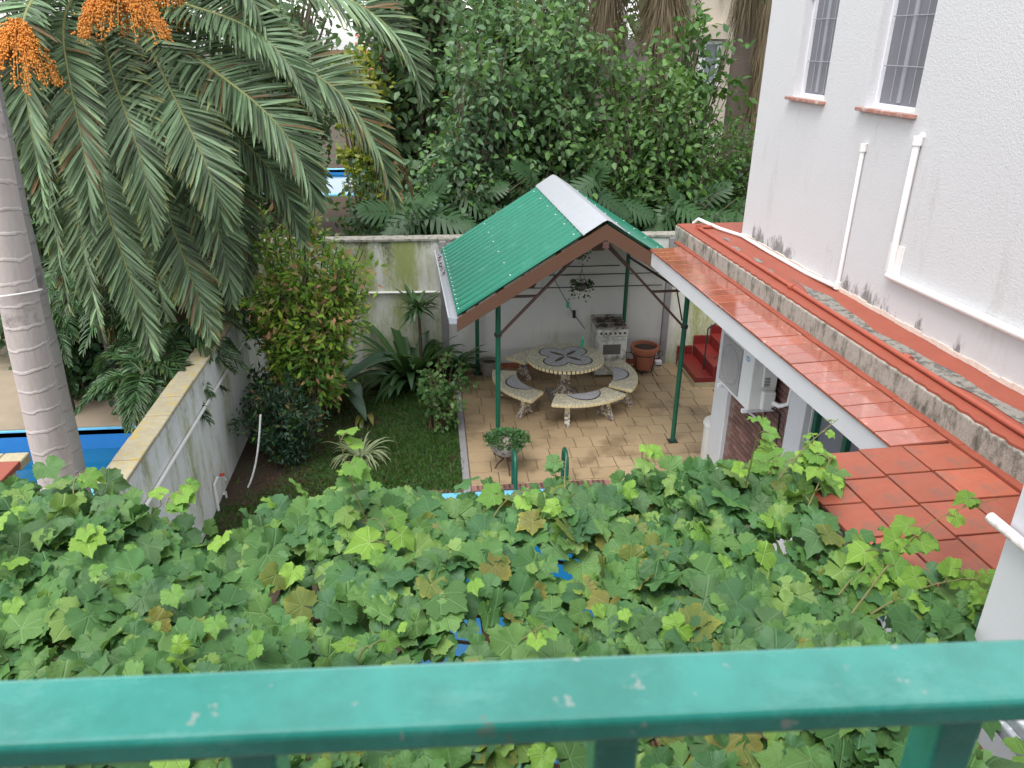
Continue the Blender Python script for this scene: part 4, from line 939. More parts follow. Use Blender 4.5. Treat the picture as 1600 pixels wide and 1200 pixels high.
for i, (c1, c2, c3, hf, nl) in enumerate(FR):
    tip = py(*c3); out = unit(unit(np.array([tip[0]-CR[0], tip[1]-CR[1], 0]))*.55+np.array([0,-.85,.1]))
    Q1, Q2 = py(*c1), py(*c2); B1_ = (-5*CR+18*Q1-9*Q2+2*tip)/6; B2_ = (2*CR-9*Q1+18*Q2-5*tip)/6      # the curve passes through both pixels
    frond(dp, [CR, B1_, B2_, tip], out, hf*1.02, int(nl*1.45), G1, yellow=.24 if i % 3 == 1 else .06, droop=.13, wl=.039, seed=100+i, rach_r=.020, keel=.18, start=.12, dead=.03)
for i, (c2, c3) in enumerate((((330,260,10.3),(395,420,10.2)), ((600,150,11.2),(640,300,11.4)), ((120,330,10.2),(190,560,10.2)))):      # withered brown fronds
    tip = py(*c3); frond(dp, [CR, py((c2[0]+195)/2,(c2[1]-48)/2,10.4), py(*c2), tip], unit(np.array([tip[0]-CR[0],tip[1]-CR[1]-.3,0])), .38, 60, [np.array([.16,.09,.05]), np.array([.26,.16,.09])], yellow=0, droop=.9, seed=300+i, rach_mat=M['wood'])
M['fruit'] = simple('orange dates', (.78,.30,.05), .5, .35, 30)
def fruit(parent, c, rx, rz, n, strands, seed, hang=.5):
    rg = np.random.default_rng(seed); v0 = []; 
    ico = np.array([(0,0,1),(.9,0,.0),(0,.9,0),(-.9,0,0),(0,-.9,0),(0,0,-1)], float); tf = np.array([(0,1,2),(0,2,3),(0,3,4),(0,4,1),(5,2,1),(5,3,2),(5,4,3),(5,1,4)])
    st = MB(); root = c+np.array([0,.28,.36]); P = []
    for i in range(strands):
        a = rg.uniform(0,6.28); e = rg.uniform(0,1); r = rx*math.sqrt(e)
        end = c+np.array([r*math.cos(a), r*math.sin(a)*.8-.05, rz*(.5-1.15*e)-hang*.3*e*rg.random()])
        mid = (root+end)/2+np.array([0,-.04,.20]); q = bez([root,mid,end], np.linspace(0,1,5)); st.tube(list(q), .004, 3, False)
        m_ = n//strands; tt = rg.uniform(.5,1.03,m_); P.append(bez([root,mid,end], tt)+rg.normal(0,.020,(m_,3)))
    P = np.concatenate(P); V = (P[:,None,:]+ico[None]*rg.uniform(.009,.015,(len(P),1,1))).reshape(-1,3); Fc = (tf[None]+(np.arange(len(P))*6)[:,None,None]).reshape(-1,3)
    o = tag(link('fruit_cluster', np_mesh('fruit_cluster', V, Fc, M['fruit']), parent), kind='stuff'); st.build('stalk', simple('orange stalk', (.55,.24,.04), .6), o)
fruit(dp, py(190,22,8.75), .44, .30, 4200, 150, 1, .2); fruit(dp, py(30,95,8.55), .36, .30, 2800, 100, 2, .3); fruit(dp, py(262,10,9.7), .28, .24, 1100, 50, 3); fruit(dp, py(110,190,9.9), .26, .4, 800, 40, 4)

# feathery dark palms behind the side wall
def feather_palm(base, h, n, L_, label, seed, half=.26):
    t = empty('feather_palm', base, 0, label, 'palm', 'feathery palms behind the side wall'); rg = np.random.default_rng(seed)
    MB().tube([(0,0,0),(.02,.0,h*.5),(0,.02,h)], [.08,.06,.055], 10).build('stem', M['bark'], t, smooth=60)
    for i in range(n):
        a = 2.4*i+rg.normal(0,.2); o = np.array([math.cos(a), math.sin(a), 0]); l = L_*rg.uniform(.75,1.1); e = rg.uniform(.15,1.0); c = np.array([0,0,h-.1*rg.random()])
        frond(t, [c, c+o*l*.42+np.array([0,0,l*.55*e]), c+o*l*(.95-.2*e)+np.array([0,0,l*(-.55+.55*e)])], o, half*rg.uniform(.85,1.1), 34, G2, rach_r=.010, yellow=.03, droop=.55, m='leaf_gloss', wl=.026, seed=int(rg.integers(1e9)), rach_mat=M['rachis_dark'])
for i, (x, y, h, L_, lab) in enumerate(((-4.35,11.55,2.1,1.7,'feathery dark palm behind the blue pool, right of the ringed trunks'), (-3.45,11.35,2.2,1.45,'feathery dark palm behind the far end of the side wall'), (-5.1,11.75,2.6,1.7,'tall feathery palm behind the blue pool next to the greyer trunk'),
        (-3.55,10.05,1.95,1.15,'feathery palm leaning over the middle of the side wall'), (-4.7,12.8,2.9,1.7,'feathery dark palm standing behind the date palm trunk'), (-3.6,12.4,2.0,1.5,'feathery dark palm in the corner behind the flushing shrub'),
        (-5.9,11.8,1.6,1.4,'feathery palm furthest left, behind both ringed trunks'), (-3.62,9.2,1.75,.95,'small feathery palm beside the nearer coping of the side wall'), (-4.0,10.75,2.5,1.5,'feathery palm right in front of the date palm trunk'))):
    feather_palm((x,y,0), h, 20, L_, lab, 41+i)

# ================================================================== shrubs and trees
def shrub(name, label, cat, base, stems, nleaf, size, pal, tmpl=OVATE, group=None, top_pal=None, m='leaf', seed=0, twig=.32, spread=.10, up=.3, r0=.03, barkm='bark', cluster=0, tip_frac=.18, wid=1.0, droop=0.):
    """stems = list of 3-D tips (relative to base): limbs curve out to them, twigs and leaves follow"""
    rg = np.random.default_rng(seed); t = empty(name, base, 0, label, cat, group); wd = MB(); P, Dv, Ci, Tf = [], [], [], []
    per = max(6, nleaf//max(1, len(stems)))
    for si, tip in enumerate(stems):
        tip = np.asarray(tip, float); st = np.array([rg.normal(0,.06), rg.normal(0,.06), 0.]); mid = st+(tip-st)*np.array([.30,.30,.55])+rg.normal(0,.05,3)
        q = bez([st, mid, tip], np.linspace(0,1,7)); wd.tube(list(q), list(np.linspace(r0, r0*.25, 7)), 5, False)
        k = max(3, per//14); tw = rg.uniform(.35,1.0,k); o_ = bez([st, mid, tip], tw)
        for j in range(k):
            d = unit(rg.normal(0,1,3)+np.array([0,0,up])); l = twig*rg.uniform(.5,1.2); e = o_[j]+d*l
            if j % 2 == 0: wd.tube([o_[j], o_[j]+d*l*.5+np.array([0,0,.02]), e], [r0*.25,r0*.18,r0*.08], 3, False)
            m_ = per//k; s = rg.uniform(.25,1.05,m_)
            P.append(o_[j]+d[None]*(l*s)[:,None]+rg.normal(0,spread,(m_,3))*np.array([1,1,.8])); Dv.append(d[None]*.9+rg.normal(0,.6,(m_,3))+np.array([0,0,-droop])); Ci.append(np.full(m_, rg.random())); Tf.append(s)
    P = np.concatenate(P); Dv = np.concatenate(Dv); Ci = np.concatenate(Ci); Tf = np.concatenate(Tf); n = len(P)
    kk = np.clip(Ci+rg.normal(0,.15,n),0,1)[:,None]; c = pal[0][None]*(1-kk)+pal[1][None]*kk
    if top_pal is not None:         # young leaves at the twig ends
        isn = (Tf > 1-tip_frac*2) & (rg.random(n) < .55+.4*(P[:,2] > np.quantile(P[:,2],.5))); w = rg.integers(0, len(top_pal), n); c = np.where(isn[:,None], np.array(top_pal)[w]*rg.uniform(.8,1.2,(n,1)), c)
    N_ = rg.normal(0,.55,(n,3))+np.array([0,-.15,.9])
    v, f, cc, u = scatter(tmpl, P, Dv, N_, size*rg.uniform(.7,1.25,n), np.c_[c, np.ones(n)], np.full(n, wid))
    wd.build('branches', M[barkm], t, smooth=60); link('foliage', np_mesh('foliage', v, f, M[m], cc), t); return t
def tips(rg, n, c, rad, zmin=.25, flat=.0):
    """stem tips spread through an ellipsoid"""
    o = []
    while len(o) < n:
        q = rg.uniform(-1,1,3)
        if .20 < q@q < 1: 
            p = np.asarray(c)+q*np.asarray(rad)
            if p[2] > zmin: o.append(p)
    return o
A_ = lambda *c: np.array(c, float)
rg = np.random.default_rng(50)
# shrub with red and lime young leaves
sb = np.array([-1.95,10.8,0.])
c = py(474,428,10.8)-sb
shrub('flushing_shrub', 'tall rounded shrub with lime and reddish young leaves in the garden corner', 'shrub', sb, tips(rg, 64, c, (1.0,.80,1.15), .6), 16000, .12, [A_(.09,.24,.05), A_(.22,.42,.07)], LANCE, top_pal=[A_(.40,.60,.07), A_(.34,.56,.07), A_(.70,.36,.22), A_(.60,.46,.18), A_(.28,.50,.06), A_(.36,.56,.07)], seed=51, twig=.26, spread=.075, r0=.024, tip_frac=.26, wid=1.6)
# nandina at the foot of the wall
nb = np.array([-2.25,9.95,0.]); c = py(438,650,9.95)-nb
shrub('dark_shrub', 'low dark green shrub with fine leaves beside the side wall', 'shrub', nb, tips(rg, 44, c, (.58,.50,.62), .12), 6500, .085, [A_(.020,.062,.040), A_(.050,.115,.065)], LANCE, top_pal=[A_(.10,.22,.03), A_(.20,.14,.05), A_(.03,.09,.04), A_(.025,.07,.035), A_(.03,.09,.04)], seed=52, twig=.2, spread=.05, r0=.014, tip_frac=.08, wid=1.5)
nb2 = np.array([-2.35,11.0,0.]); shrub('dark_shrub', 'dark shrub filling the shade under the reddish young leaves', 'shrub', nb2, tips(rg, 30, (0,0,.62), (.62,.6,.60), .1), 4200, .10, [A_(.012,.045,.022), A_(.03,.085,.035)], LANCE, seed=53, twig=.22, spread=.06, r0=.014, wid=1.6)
# rose bush beside the patio
rb = np.array([.02,10.75,0.]); c = py(690,590,10.75)-rb
shrub('rose_bush', 'loose light green rose bush at the edge of the patio', 'shrub', rb, tips(rg, 20, c+np.array([0,0,.08]), (.38,.36,.66), .25), 900, .075, [A_(.06,.16,.045), A_(.17,.30,.09)], OVATE, seed=54, twig=.2, spread=.06, r0=.012, barkm='vine_wood', wid=1.25)
# bold-leaved plants
def strap_leaf(o, d, up, L_, w, bend, n=7, fold=.25, wave=0.):
    d = unit(d); sd = unit(np.cross(d, np.array([0,0,1.0]))); v = []
    for i in range(n+1):
        t = i/n; p = np.asarray(o)+d*L_*t*(1-.15*t)+np.array([0,0,1.0])*L_*(up*t-bend*t*t); ww = w*(math.sin(math.pi*min(1,.10+.90*t))**.7) if t < 1 else w*.02
        v += [p-sd*ww+np.array([0,0,fold*ww]), p, p+sd*ww+np.array([0,0,fold*ww])]
    f = [(i*3+k, i*3+k+1, i*3+k+4, i*3+k+3) for i in range(n) for k in (0,1)]
    return np.array(v), np.array(f)
def strap_plant(name, label, base, n, L_, w, pal, seed, up=(.6,1.1), bend=.7, m='leaf_gloss', cat='plant', stem=0., fold=.25, parts=True, group=None, az=None):
    rg = np.random.default_rng(seed); t = empty(name, base, 0, label, cat, group); Vs, Fs, Cs = [], [], []; b = 0
    for i in range(n):
        a = (2.4*i+rg.normal(0,.25)) if az is None else rg.uniform(*az); d = np.array([math.cos(a), math.sin(a), 0.]); l = L_*rg.uniform(.7,1.1); k = rg.random()
        v, f = strap_leaf((.03*math.cos(a),.03*math.sin(a),stem*rg.uniform(.86,1)), d, rg.uniform(*up), l, w*rg.uniform(.8,1.15), bend*rg.uniform(.7,1.3), fold=fold)
        c = np.tile(np.append(pal[0]*(1-k)+pal[1]*k,1.), (len(v),1)); c[1::3,:3] *= 1.35
        if parts: link('leaf', np_mesh('leaf', v, f, M[m], c, smooth=True), t)
        else: Vs.append(v); Fs.append(f+b); Cs.append(c); b += len(v)
    if not parts: link('leaves', np_mesh('leaves', np.concatenate(Vs), np.concatenate(Fs), M[m], np.concatenate(Cs), smooth=True), t)
    if stem: MB().tube([(0,0,0),(.01,0,stem*.5),(0,0,stem)], [.035,.03,.02], 8).build('stem', M['bark'], t, smooth=60)
    return t
DK = [A_(.022,.065,.024), A_(.055,.120,.040)]
strap_plant('banana_plant', 'broad grey-green paddle leaves beside the lawn', (-1.65,11.75,0), 13, 1.15, .12, [A_(.030,.070,.045), A_(.065,.120,.075)], 61, (.55,1.0), .62, stem=.30)
strap_plant('cast_iron_plant', 'dense clump of dark pointed leaves in front of the mossy wall', (-.45,12.55,0), 80, 1.15, .075, DK, 62, (.7,1.7), .85)
strap_plant('cast_iron_plant', 'dark pointed-leaf clump touching the left rear post', (.10,12.65,0), 56, 1.0, .065, DK, 63, (.6,1.5), .8)
strap_plant('dragon_plant', 'spiky rosette on a stem rising above the dark clump', (-.28,12.75,0), 60, .46, .030, [A_(.04,.095,.035), A_(.08,.15,.055)], 64, (-.2,1.2), .3, stem=1.45)
strap_plant('spider_plant', 'striped spider plant arching over the soil on the lawn', (-1.15,9.95,0), 110, .58, .014, [A_(.20,.26,.12), A_(.40,.46,.27)], 65, (.5,1.3), 1.05, m='grass', parts=False)
strap_plant('yellowing_leaf_plant', 'single yellow-edged paddle leaf hanging over bare soil', (-1.18,11.3,0), 3, .62, .05, [A_(.16,.14,.03), A_(.10,.13,.03)], 66, (.9,1.1), 1.1, az=(-2.0,-1.2))
# pale hose hanging in front of the dark shrub
pts = [px(q[0],q[1],-1.95) for q in ((407,652),(408,690),(404,735),(396,770))]; pts = [py(q[0],q[1],9.25) for q in ((407,648),(408,690),(404,730),(398,762),(391,785))]; pts[-1][2] = .02
tag(MB().tube([p for p in bez([pts[0],pts[2],pts[4]], np.linspace(0,1,10))], .013, 8).build('garden_hose', M['pvc'], smooth=60), 'pale hose hanging down in front of the dark shrub', 'hose')
# dry sticks and leaf litter on the soil
rg = np.random.default_rng(70); n = 900; P = np.c_[rg.uniform(-2.7,-.5,n), rg.uniform(9.2,12.6,n), np.full(n,.012)]
v, f, cc, u = scatter(LANCE, P, np.c_[rg.normal(0,1,(n,2)), rg.normal(0,.12,n)], np.tile([0,0,1.],(n,1))+rg.normal(0,.3,(n,3)), rg.uniform(.03,.09,n), np.c_[rg.uniform(.06,.22,n), rg.uniform(.045,.13,n), rg.uniform(.02,.06,n), np.ones(n)], np.full(n,1.6))
tag(link('leaf_litter', np_mesh('leaf_litter', v, f, M['grass'], cc)), 'dry fallen leaves on the bare garden soil', 'leaves', kind='stuff')

# split-leaf philodendrons behind the back wall
def split_leaf(o, d, L_, n, rg, tilt):
    """heart outline cut into fingers; returns verts and quads"""
    d = unit(d); nr = unit(tilt-d*(tilt@d)); sd = np.cross(nr, d); v, f = [], []
    for sg in (-1, 1):
        for i in range(n):
            t = (i+.5)/n; ln = L_*.52*(math.sin(math.pi*(.16+.80*t))**.75); a = math.radians(80-58*t); h = L_/n*.40
            dr = d*math.cos(a)+sg*sd*math.sin(a); b0 = np.asarray(o)+d*L_*(t-.08)
            for k, (s, w) in enumerate(((0,1.25),(.5,1.0),(.85,.7),(1,.12))):
                p = b0+dr*ln*s+nr*(.10*ln*s-.30*ln*s*s); w_ = np.cross(dr, nr)*h*w; v += [p-w_, p+w_]
            b = len(v)-8; f += [(b+2*k, b+2*k+1, b+2*k+3, b+2*k+2) for k in range(3)]
    return np.array(v), np.array(f)
def split_plant(base, lv, label, seed):
    t = empty('split_leaf_plant', base, 0, label, 'plant', 'split-leaf plants behind the back wall'); rg = np.random.default_rng(seed)
    for (x, y, Y, L_, a) in lv:
        e = py(x, y, Y)-np.asarray(base); d = np.array([math.cos(a), -.45, math.sin(a)]); o = e-unit(d)*L_*.5; k = rg.random()
        v, f = split_leaf(o, d, L_, 9, rg, np.array([.1,-.75,.8])); c = A_(.022,.075,.025)*(1-k)+A_(.055,.14,.045)*k
        lf = link('leaf', np_mesh('leaf', v, f, M['leaf'], np.tile(np.append(c,1),(len(v),1)), smooth=True), t)
        MB().tube(list(bez([np.array([0,0,.3]), np.array([o[0]*.5,o[1]*.5,o[2]*.9]), o, o+unit(d)*L_*.9], np.linspace(0,1,9))), [.022]*6+[.015,.010,.005], 6).build('stalk', M['rachis_dark'], lf, smooth=60)
split_plant((-.15,14.0,0), [(705,345,13.7,.85,-.25),(632,352,13.8,.85,-2.7),(655,318,14.0,.7,.3),(745,318,14.1,.7,-.5),(590,330,14.1,.75,3.0),(680,300,14.3,.7,.9),(770,295,14.2,.6,.2)], 'split-leaf plant peering over the mossy wall left of the shelter', 81)
split_plant((4.3,14.0,0), [(1085,335,13.8,.75,-.5),(1035,345,13.9,.7,-2.5),(1115,300,14.2,.7,.5),(1135,340,13.9,.7,-.2),(1060,310,14.1,.6,2.5),(1150,325,14.3,.7,.3)], 'split-leaf plant behind the wall between shelter and house', 82)
split_plant((2.2,14.2,0), [(905,300,13.9,.7,-2.6),(960,322,13.9,.7,-.6),(930,275,14.3,.6,.9),(1000,330,13.9,.65,-.4),(820,268,14.2,.6,2.6)], 'split-leaf plant behind the ridge of the green shelter roof', 83)

# mulberry-like trees behind the wall
MU = [A_(.070,.158,.068), A_(.170,.295,.125)]
def mass(label, base, specs, nleaf, size, seed, pal=MU, name='leafy_tree', cat='tree', group='leafy trees behind the back wall', **kw):
    """specs: rows of pixels (x, y, depth) the limbs reach for"""
    rg = np.random.default_rng(seed); st = []
    for (x0, x1, y0, y1, Y0_, Y1_, k) in specs:
        for i in range(k): st.append(py(rg.uniform(x0,x1), rg.uniform(y0,y1), rg.uniform(Y0_,Y1_))-np.asarray(base))
    st = [s for s in st if s[2] > .4]
    a = dict(twig=.50, spread=.17, r0=.032, droop=.5, wid=1.0); a.update(kw)
    return shrub(name, label, cat, base, st, nleaf, size, pal, OVATE, group=group, seed=seed, **a)
mass('leafy tree behind the wall left of the shelter, its crown beside the palm fronds', (.3,15.3,0), [(715,810,30,330,14.4,16.4,56),(650,730,225,350,14.3,16,24)], 10500, .150, 91, pal=[A_(.070,.155,.080), A_(.185,.300,.160)], top_pal=[A_(.12,.25,.06)], tip_frac=.06)
mass('leafy tree behind the ridge of the green shelter roof', (2.3,15.6,0), [(770,940,90,310,14.5,16.6,64),(780,930,-20,120,14.8,16.4,16)], 12000, .155, 92, top_pal=[A_(.13,.26,.06)], tip_frac=.06)
mass('leafy tree behind the wall, in front of the pale building', (4.3,15.5,0), [(930,1090,150,330,14.4,16.4,60),(940,1100,40,180,14.8,16.5,26)], 11000, .15, 93, pal=[A_(.065,.150,.048), A_(.175,.310,.10)], top_pal=[A_(.12,.25,.05)], tip_frac=.06)
mass('finer-leaved bright green shrub against the far end of the stucco wall', (5.8,15.0,0), [(1090,1190,190,340,14.2,16.0,60)], 11000, .105, 94, pal=[A_(.03,.09,.022), A_(.085,.19,.035)])
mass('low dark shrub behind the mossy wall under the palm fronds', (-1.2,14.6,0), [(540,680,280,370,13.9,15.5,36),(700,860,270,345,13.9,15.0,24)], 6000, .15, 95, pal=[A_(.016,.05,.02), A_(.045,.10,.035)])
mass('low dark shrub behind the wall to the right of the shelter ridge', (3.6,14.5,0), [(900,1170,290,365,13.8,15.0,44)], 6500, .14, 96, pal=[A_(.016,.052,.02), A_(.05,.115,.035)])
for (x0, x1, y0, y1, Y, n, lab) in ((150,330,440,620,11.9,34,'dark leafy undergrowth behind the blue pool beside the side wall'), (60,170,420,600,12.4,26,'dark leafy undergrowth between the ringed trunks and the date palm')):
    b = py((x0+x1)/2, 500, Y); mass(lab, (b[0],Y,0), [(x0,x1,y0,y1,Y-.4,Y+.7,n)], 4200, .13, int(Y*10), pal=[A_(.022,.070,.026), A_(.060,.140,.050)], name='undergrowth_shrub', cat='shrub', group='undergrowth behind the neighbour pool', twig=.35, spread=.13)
# shoots that rise above the others
mass('tall thin leafy shoots rising above the shelter, left of the brown trunk', (1.6,17.0,0), [(690,900,-40,90,16.4,18.0,40)], 6000, .19, 97, pal=[A_(.05,.12,.045), A_(.12,.24,.08)], droop=.6)
mass('tall leafy shoots in front of the pale building window', (5.0,16.4,0), [(1060,1150,20,150,15.8,16.8,20),(980,1070,60,150,15.8,17,14)], 2600, .19, 98, pal=[A_(.045,.12,.035), A_(.11,.24,.05)], droop=.6)
# far trees that close the view
FT = [A_(.07,.14,.065), A_(.15,.25,.11)]
for i, (x0, x1, y0, y1, Y, n, lab) in enumerate(((560,720,-140,20,21,50,'pale green far tree above the brick house'), (740,960,-120,120,23,70,'tall far tree above the middle of the shelter'), (330,520,-90,200,24,70,'far tree glimpsed behind the date palm crown'), (-60,220,-120,330,19,80,'far tree behind the palms at the left edge'), (200,420,100,380,17,70,'shady far tree behind the hanging date palm fronds'), (960,1180,-120,60,26,60,'far tree above the pale building'), (-80,120,250,560,15,60,'dark far bush at the left edge behind the trunks'))):
    b = py((x0+x1)/2, 200, Y); mass(lab, (b[0],Y,0), [(x0,x1,y0,y1,Y-1.3,Y+1.3,n)], 5200, .27 if Y > 18 else .22, 110+i, pal=FT if i not in (3,4,6) else [A_(.015,.045,.018), A_(.05,.11,.04)], name='far_tree', group='far trees closing the view', twig=.8, spread=.32, r0=.09)
b = py(620,110,20); shrub('lime_shrub', 'small lime-yellow shrub in front of the far brick house', 'shrub', (-1.6,20.0,0), tips(np.random.default_rng(3), 24, py(560,112,20)-np.array([-1.6,20,0]), (.8,.8,.7), .5), 1800, .18, [A_(.24,.30,.03), A_(.36,.40,.05)], OVATE, seed=119, twig=.3, spread=.12)

# ------------------------------------------------------------------ far houses and shaggy palms
bh = empty('brick_house', (0,29,0), 0, 'far brick house with orange tiled roof and white window', 'house')
wl_ = py(570,185,29); wr_ = py(720,185,29); zt_ = py(620,142,29)[2]
MB().box(wl_[0]+.1,wr_[0]+1.5,0,6,0,zt_).build('wall', simple('orange brick wall', (.42,.17,.10), .9, .3, 14, .3, 30), bh)
b = MB(); rf = [(wl_[0]-2,-.6),(wr_[0]+2,-.6)]; 
nrow = 9
for r in range(nrow):
    y0, y1 = -.6+r*.36, -.6+(r+1)*.36+.06; z0 = zt_-.1+r*.26
    o = MB().box(wl_[0]-.3,wr_[0]+2,y0,y1,z0,z0+.07); b.v += []; o = o.build('roof_course', simple('orange roof tile', (.55,.20,.10), .8, .25, 8) if r == 0 else bpy.data.materials['orange roof tile'], bh); o.rotation_euler = (0,0,0)
MB().box(wl_[0]-.1,wr_[0]+1.8,-.2,6,zt_-.12,zt_+.1).build('roof_base', bpy.data.materials['orange roof tile'], bh)
for r in range(24): MB().box(wl_[0]-1.5,wr_[0]+1.5,1.2,1.3,zt_+.1+r*.1,zt_+.19+r*.1).build('brick_course', M['brick'], bh) if False else None
cx_ = py(603,120,29)[0]; MB().box(cx_-.18,cx_+.18,.4,.9,zt_,zt_+2.0).build('chimney', simple('red chimney', (.50,.14,.09), .9, .2, 10), bh)
w0, w1 = py(612,190,29), py(652,147,29); wv = MB().box(w0[0],w1[0],-.03,.02,w0[2],w1[2]-.2).build('window', M['dark_glass'], bh)
fr = MB(); 
for (a, c_) in ((w0[0]-.08,w0[0]+.06),((w0[0]+w1[0])/2-.05,(w0[0]+w1[0])/2+.05),(w1[0]-.06,w1[0]+.08)): fr.box(a,c_,-.08,-.03,w0[2]-.05,w1[2]-.15)
fr.box(w0[0]-.07,w1[0]+.07,-.079,-.031,w1[2]-.25,w1[2]-.10); fr.box(w0[0]-.12,w1[0]+.12,-.12,-.02,w0[2]-.12,w0[2]-.02); fr.build('frame', M['frame_white'], wv)
pb = empty('pale_building', (0,24,0), 0, 'pale beige building with dark framed window beside the stucco house', 'building')
q0, q1 = py(1088,190,24), py(1150,0,24)
MB().box(q0[0]-.2,q1[0]+.05,0,5,0,9.0).build('wall', simple('beige render', (.52,.45,.38), .9, .08, 4, .1), pb)
MB().box(q1[0]+.05,q1[0]+1.0,.3,5,0,9.0).build('side_wall', simple('grey brown render', (.17,.15,.15), .9, .1, 4), pb)
MB().box(q0[0]-3.5,q0[0]-.2,.5,5,0,5.6).build('wing', bpy.data.materials['grey brown render'], pb)
w0, w1 = py(1090,128,24), py(1124,68,24); wv = MB().box(w0[0],w1[0],-.02,.02,w0[2],w1[2]).build('window', glass_material('pale window glass', (.22,.26,.30), .1), pb)
fr = MB(); fr.box(w0[0]-.06,w0[0]+.05,-.07,-.02,w0[2],w1[2]); fr.box(w1[0]-.07,w1[0]+.05,-.07,-.02,w0[2],w1[2]); fr.box((w0[0]+w1[0])/2-.2,(w0[0]+w1[0])/2-.14,-.07,-.02,w0[2],w1[2]); fr.box(w0[0]-.055,w1[0]+.045,-.068,-.021,w1[2]-.02,w1[2]+.07); fr.box(w0[0]-.1,w1[0]+.1,-.12,-.02,w0[2]-.1,w0[2]); fr.build('frame', M['frame_white'], wv)
MB().box(w0[0]-.3,w1[0]+.25,-.35,-.001,w1[2]+.12,w1[2]+.5).build('hood', bpy.data.materials['beige render'], pb)
def shaggy(pxx, Y, r, label, seed, ztop=7.2, skirt=(4.0,7.0), n=120, sr=.45):
    b = py(pxx, 100, Y); t = empty('shaggy_palm', (b[0],Y,0), 0, label, 'palm tree', 'shaggy palms far behind the wall'); rg = np.random.default_rng(seed)
    MB().tube([(0,0,z) for z in np.linspace(0,ztop,12)], [r*(1+.05*math.sin(i*2.3)) for i in range(12)], 16).build('trunk', M['far_trunk'], t, smooth=60)
    nn = n*26; z = rg.uniform(skirt[0],skirt[1],nn); a = rg.uniform(0,6.28,nn); P = np.c_[r*1.0*np.cos(a), r*1.0*np.sin(a), z]; l = rg.uniform(.5,1.1,nn)
    Dv = np.c_[np.cos(a)*sr, np.sin(a)*sr, -np.ones(nn)*rg.uniform(.6,1.3,nn)]; k = rg.random((nn,1)); c = A_(.15,.105,.065)*(1-k)+A_(.36,.27,.17)*k
    v, f, cc, u = scatter(BLADE, P, Dv, np.c_[np.cos(a),np.sin(a),np.zeros(nn)], l, np.c_[c,np.ones(nn)], np.full(nn,.17))
    link('dead_skirt', np_mesh('dead_skirt', v, f, M['grass'], cc), t)
    crown_fronds(t, np.array([0,0,ztop]), 12, 2.4, G2, .45, seed+1, 30, tip_drop=1.6)
shaggy(945, 19.5, .20, 'far palm with dark trunk above the shelter ridge', 131, 7.4, (5.7,7.4), 60, .5)
shaggy(1160, 21.0, .30, 'far thick ringed palm trunk beside the pale building', 132, 9.0, (6.2,8.8), 70, .4)
shaggy(1192, 20.0, .16, 'far palm wrapped in tan dead fronds next to the stucco wall', 133, 8.4, (4.2,8.2), 130, .25)
shaggy(1030, 18.6, .18, 'far palm with long tan hanging fronds above the leafy tree', 134, 7.6, (5.8,7.6), 110, .8)
# neighbour's low roof at the left edge
ns = empty('neighbour_shed', (-4.86,8.2,0), 0, 'neighbour low shed with orange roof at the left edge', 'shed')
MB().box(-2.4,0,-3.2,0,0,1.05).build('wall', M['mossy_wall'], ns); MB().box(-2.5,.05,-3.3,.05,1.05,1.12).build('roof', M['red_roof'], ns, bevel=.01)
for i in range(9): MB().box(-2.5+i*.283,-2.5+i*.283+.275,.05,.30,.98,1.10).build('edge_tile', simple('mossy cream tile', (.42,.37,.24), .9, .3, 14, .4, dirt=(.20,.21,.10), dscale=9) if i == 0 else bpy.data.materials['mossy cream tile'], ns, bevel=.02)

# ================================================================== the grape vine on its pergola
pg = empty('pergola', (0,0,0), HB, 'brown timber pergola carrying the grape vine', 'pergola')
for X in (-3.35, 2.05):
    for Y in (1.0, 3.0): MB().box(X-.05,X+.05,Y-.05,Y+.05,.0,3.0).build('post', M['wood'], pg, bevel=.006)
for Y in (1.0, 2.0, 3.0): MB().box(-3.5,2.22,Y-.035,Y+.035,3.0,3.08).build('beam', M['wood'], pg, bevel=.005)
for i in range(10): X = -3.3+i*.6; MB().box(X-.02,X+.02,.75,3.15,3.08,3.12).build('slat', M['wood'], pg)
rg = np.random.default_rng(200)
def grape_outline(k, rg):
    """toothed five-lobed outline, stalk at the origin, tip along +x"""
    th = np.linspace(-math.pi*.95, math.pi*.95, k); r = .74+.04*np.cos(th)
    for a, h, w in ((0,.30,.24),(1.12,.17,.20),(-1.12,.17,.20),(2.15,.09,.26),(-2.15,.09,.26)): r += h*np.exp(-((th-a)/w)**2)
    r *= 1+rg.normal(0,.02,k); r *= np.where(np.arange(k) % 2 == 0, 1.055, .945)
    r *= .70+.30*np.clip((math.pi*.95-np.abs(th))/.35,0,1)
    return np.c_[r*np.cos(th)*.62, r*np.sin(th)*.62]
def grape_template(seed):
    rg = np.random.default_rng(seed); k = 37; o = grape_outline(k, rg); m_ = o[1::3][:12]*.52; nm = len(m_)
    cup = rg.uniform(-.25,.45); sag = rg.uniform(.05,.60); wv = rg.uniform(0,6.28)
    def z(p): 
        r2 = (p**2).sum(1); a = np.arctan2(p[:,1],p[:,0]); return cup*np.abs(p[:,1])*.6-sag*r2*.8+.05*np.sin(a*5+wv)*np.sqrt(r2)/.5+.16*np.sqrt(r2)*np.sin(math.pi*a/1.08)**2
    pts = np.concatenate([np.zeros((1,2)), m_, o]); v = np.c_[pts, z(pts)]; f = []
    B0 = 1+nm
    for i in range(nm-1):
        c = B0+1+3*i; f += [(0,1+i,2+i), (1+i,c,c+1), (1+i,c+1,2+i), (2+i,c+1,c+2), (2+i,c+2,c+3)]
    last = B0+1+3*(nm-1); f += [(0,B0,1), (1,B0,B0+1), (0,nm,B0+k-1)]+[(nm,j,j+1) for j in range(last,B0+k-1)]
    return v, np.array(f), pts
TM = [grape_template(300+i) for i in range(9)]
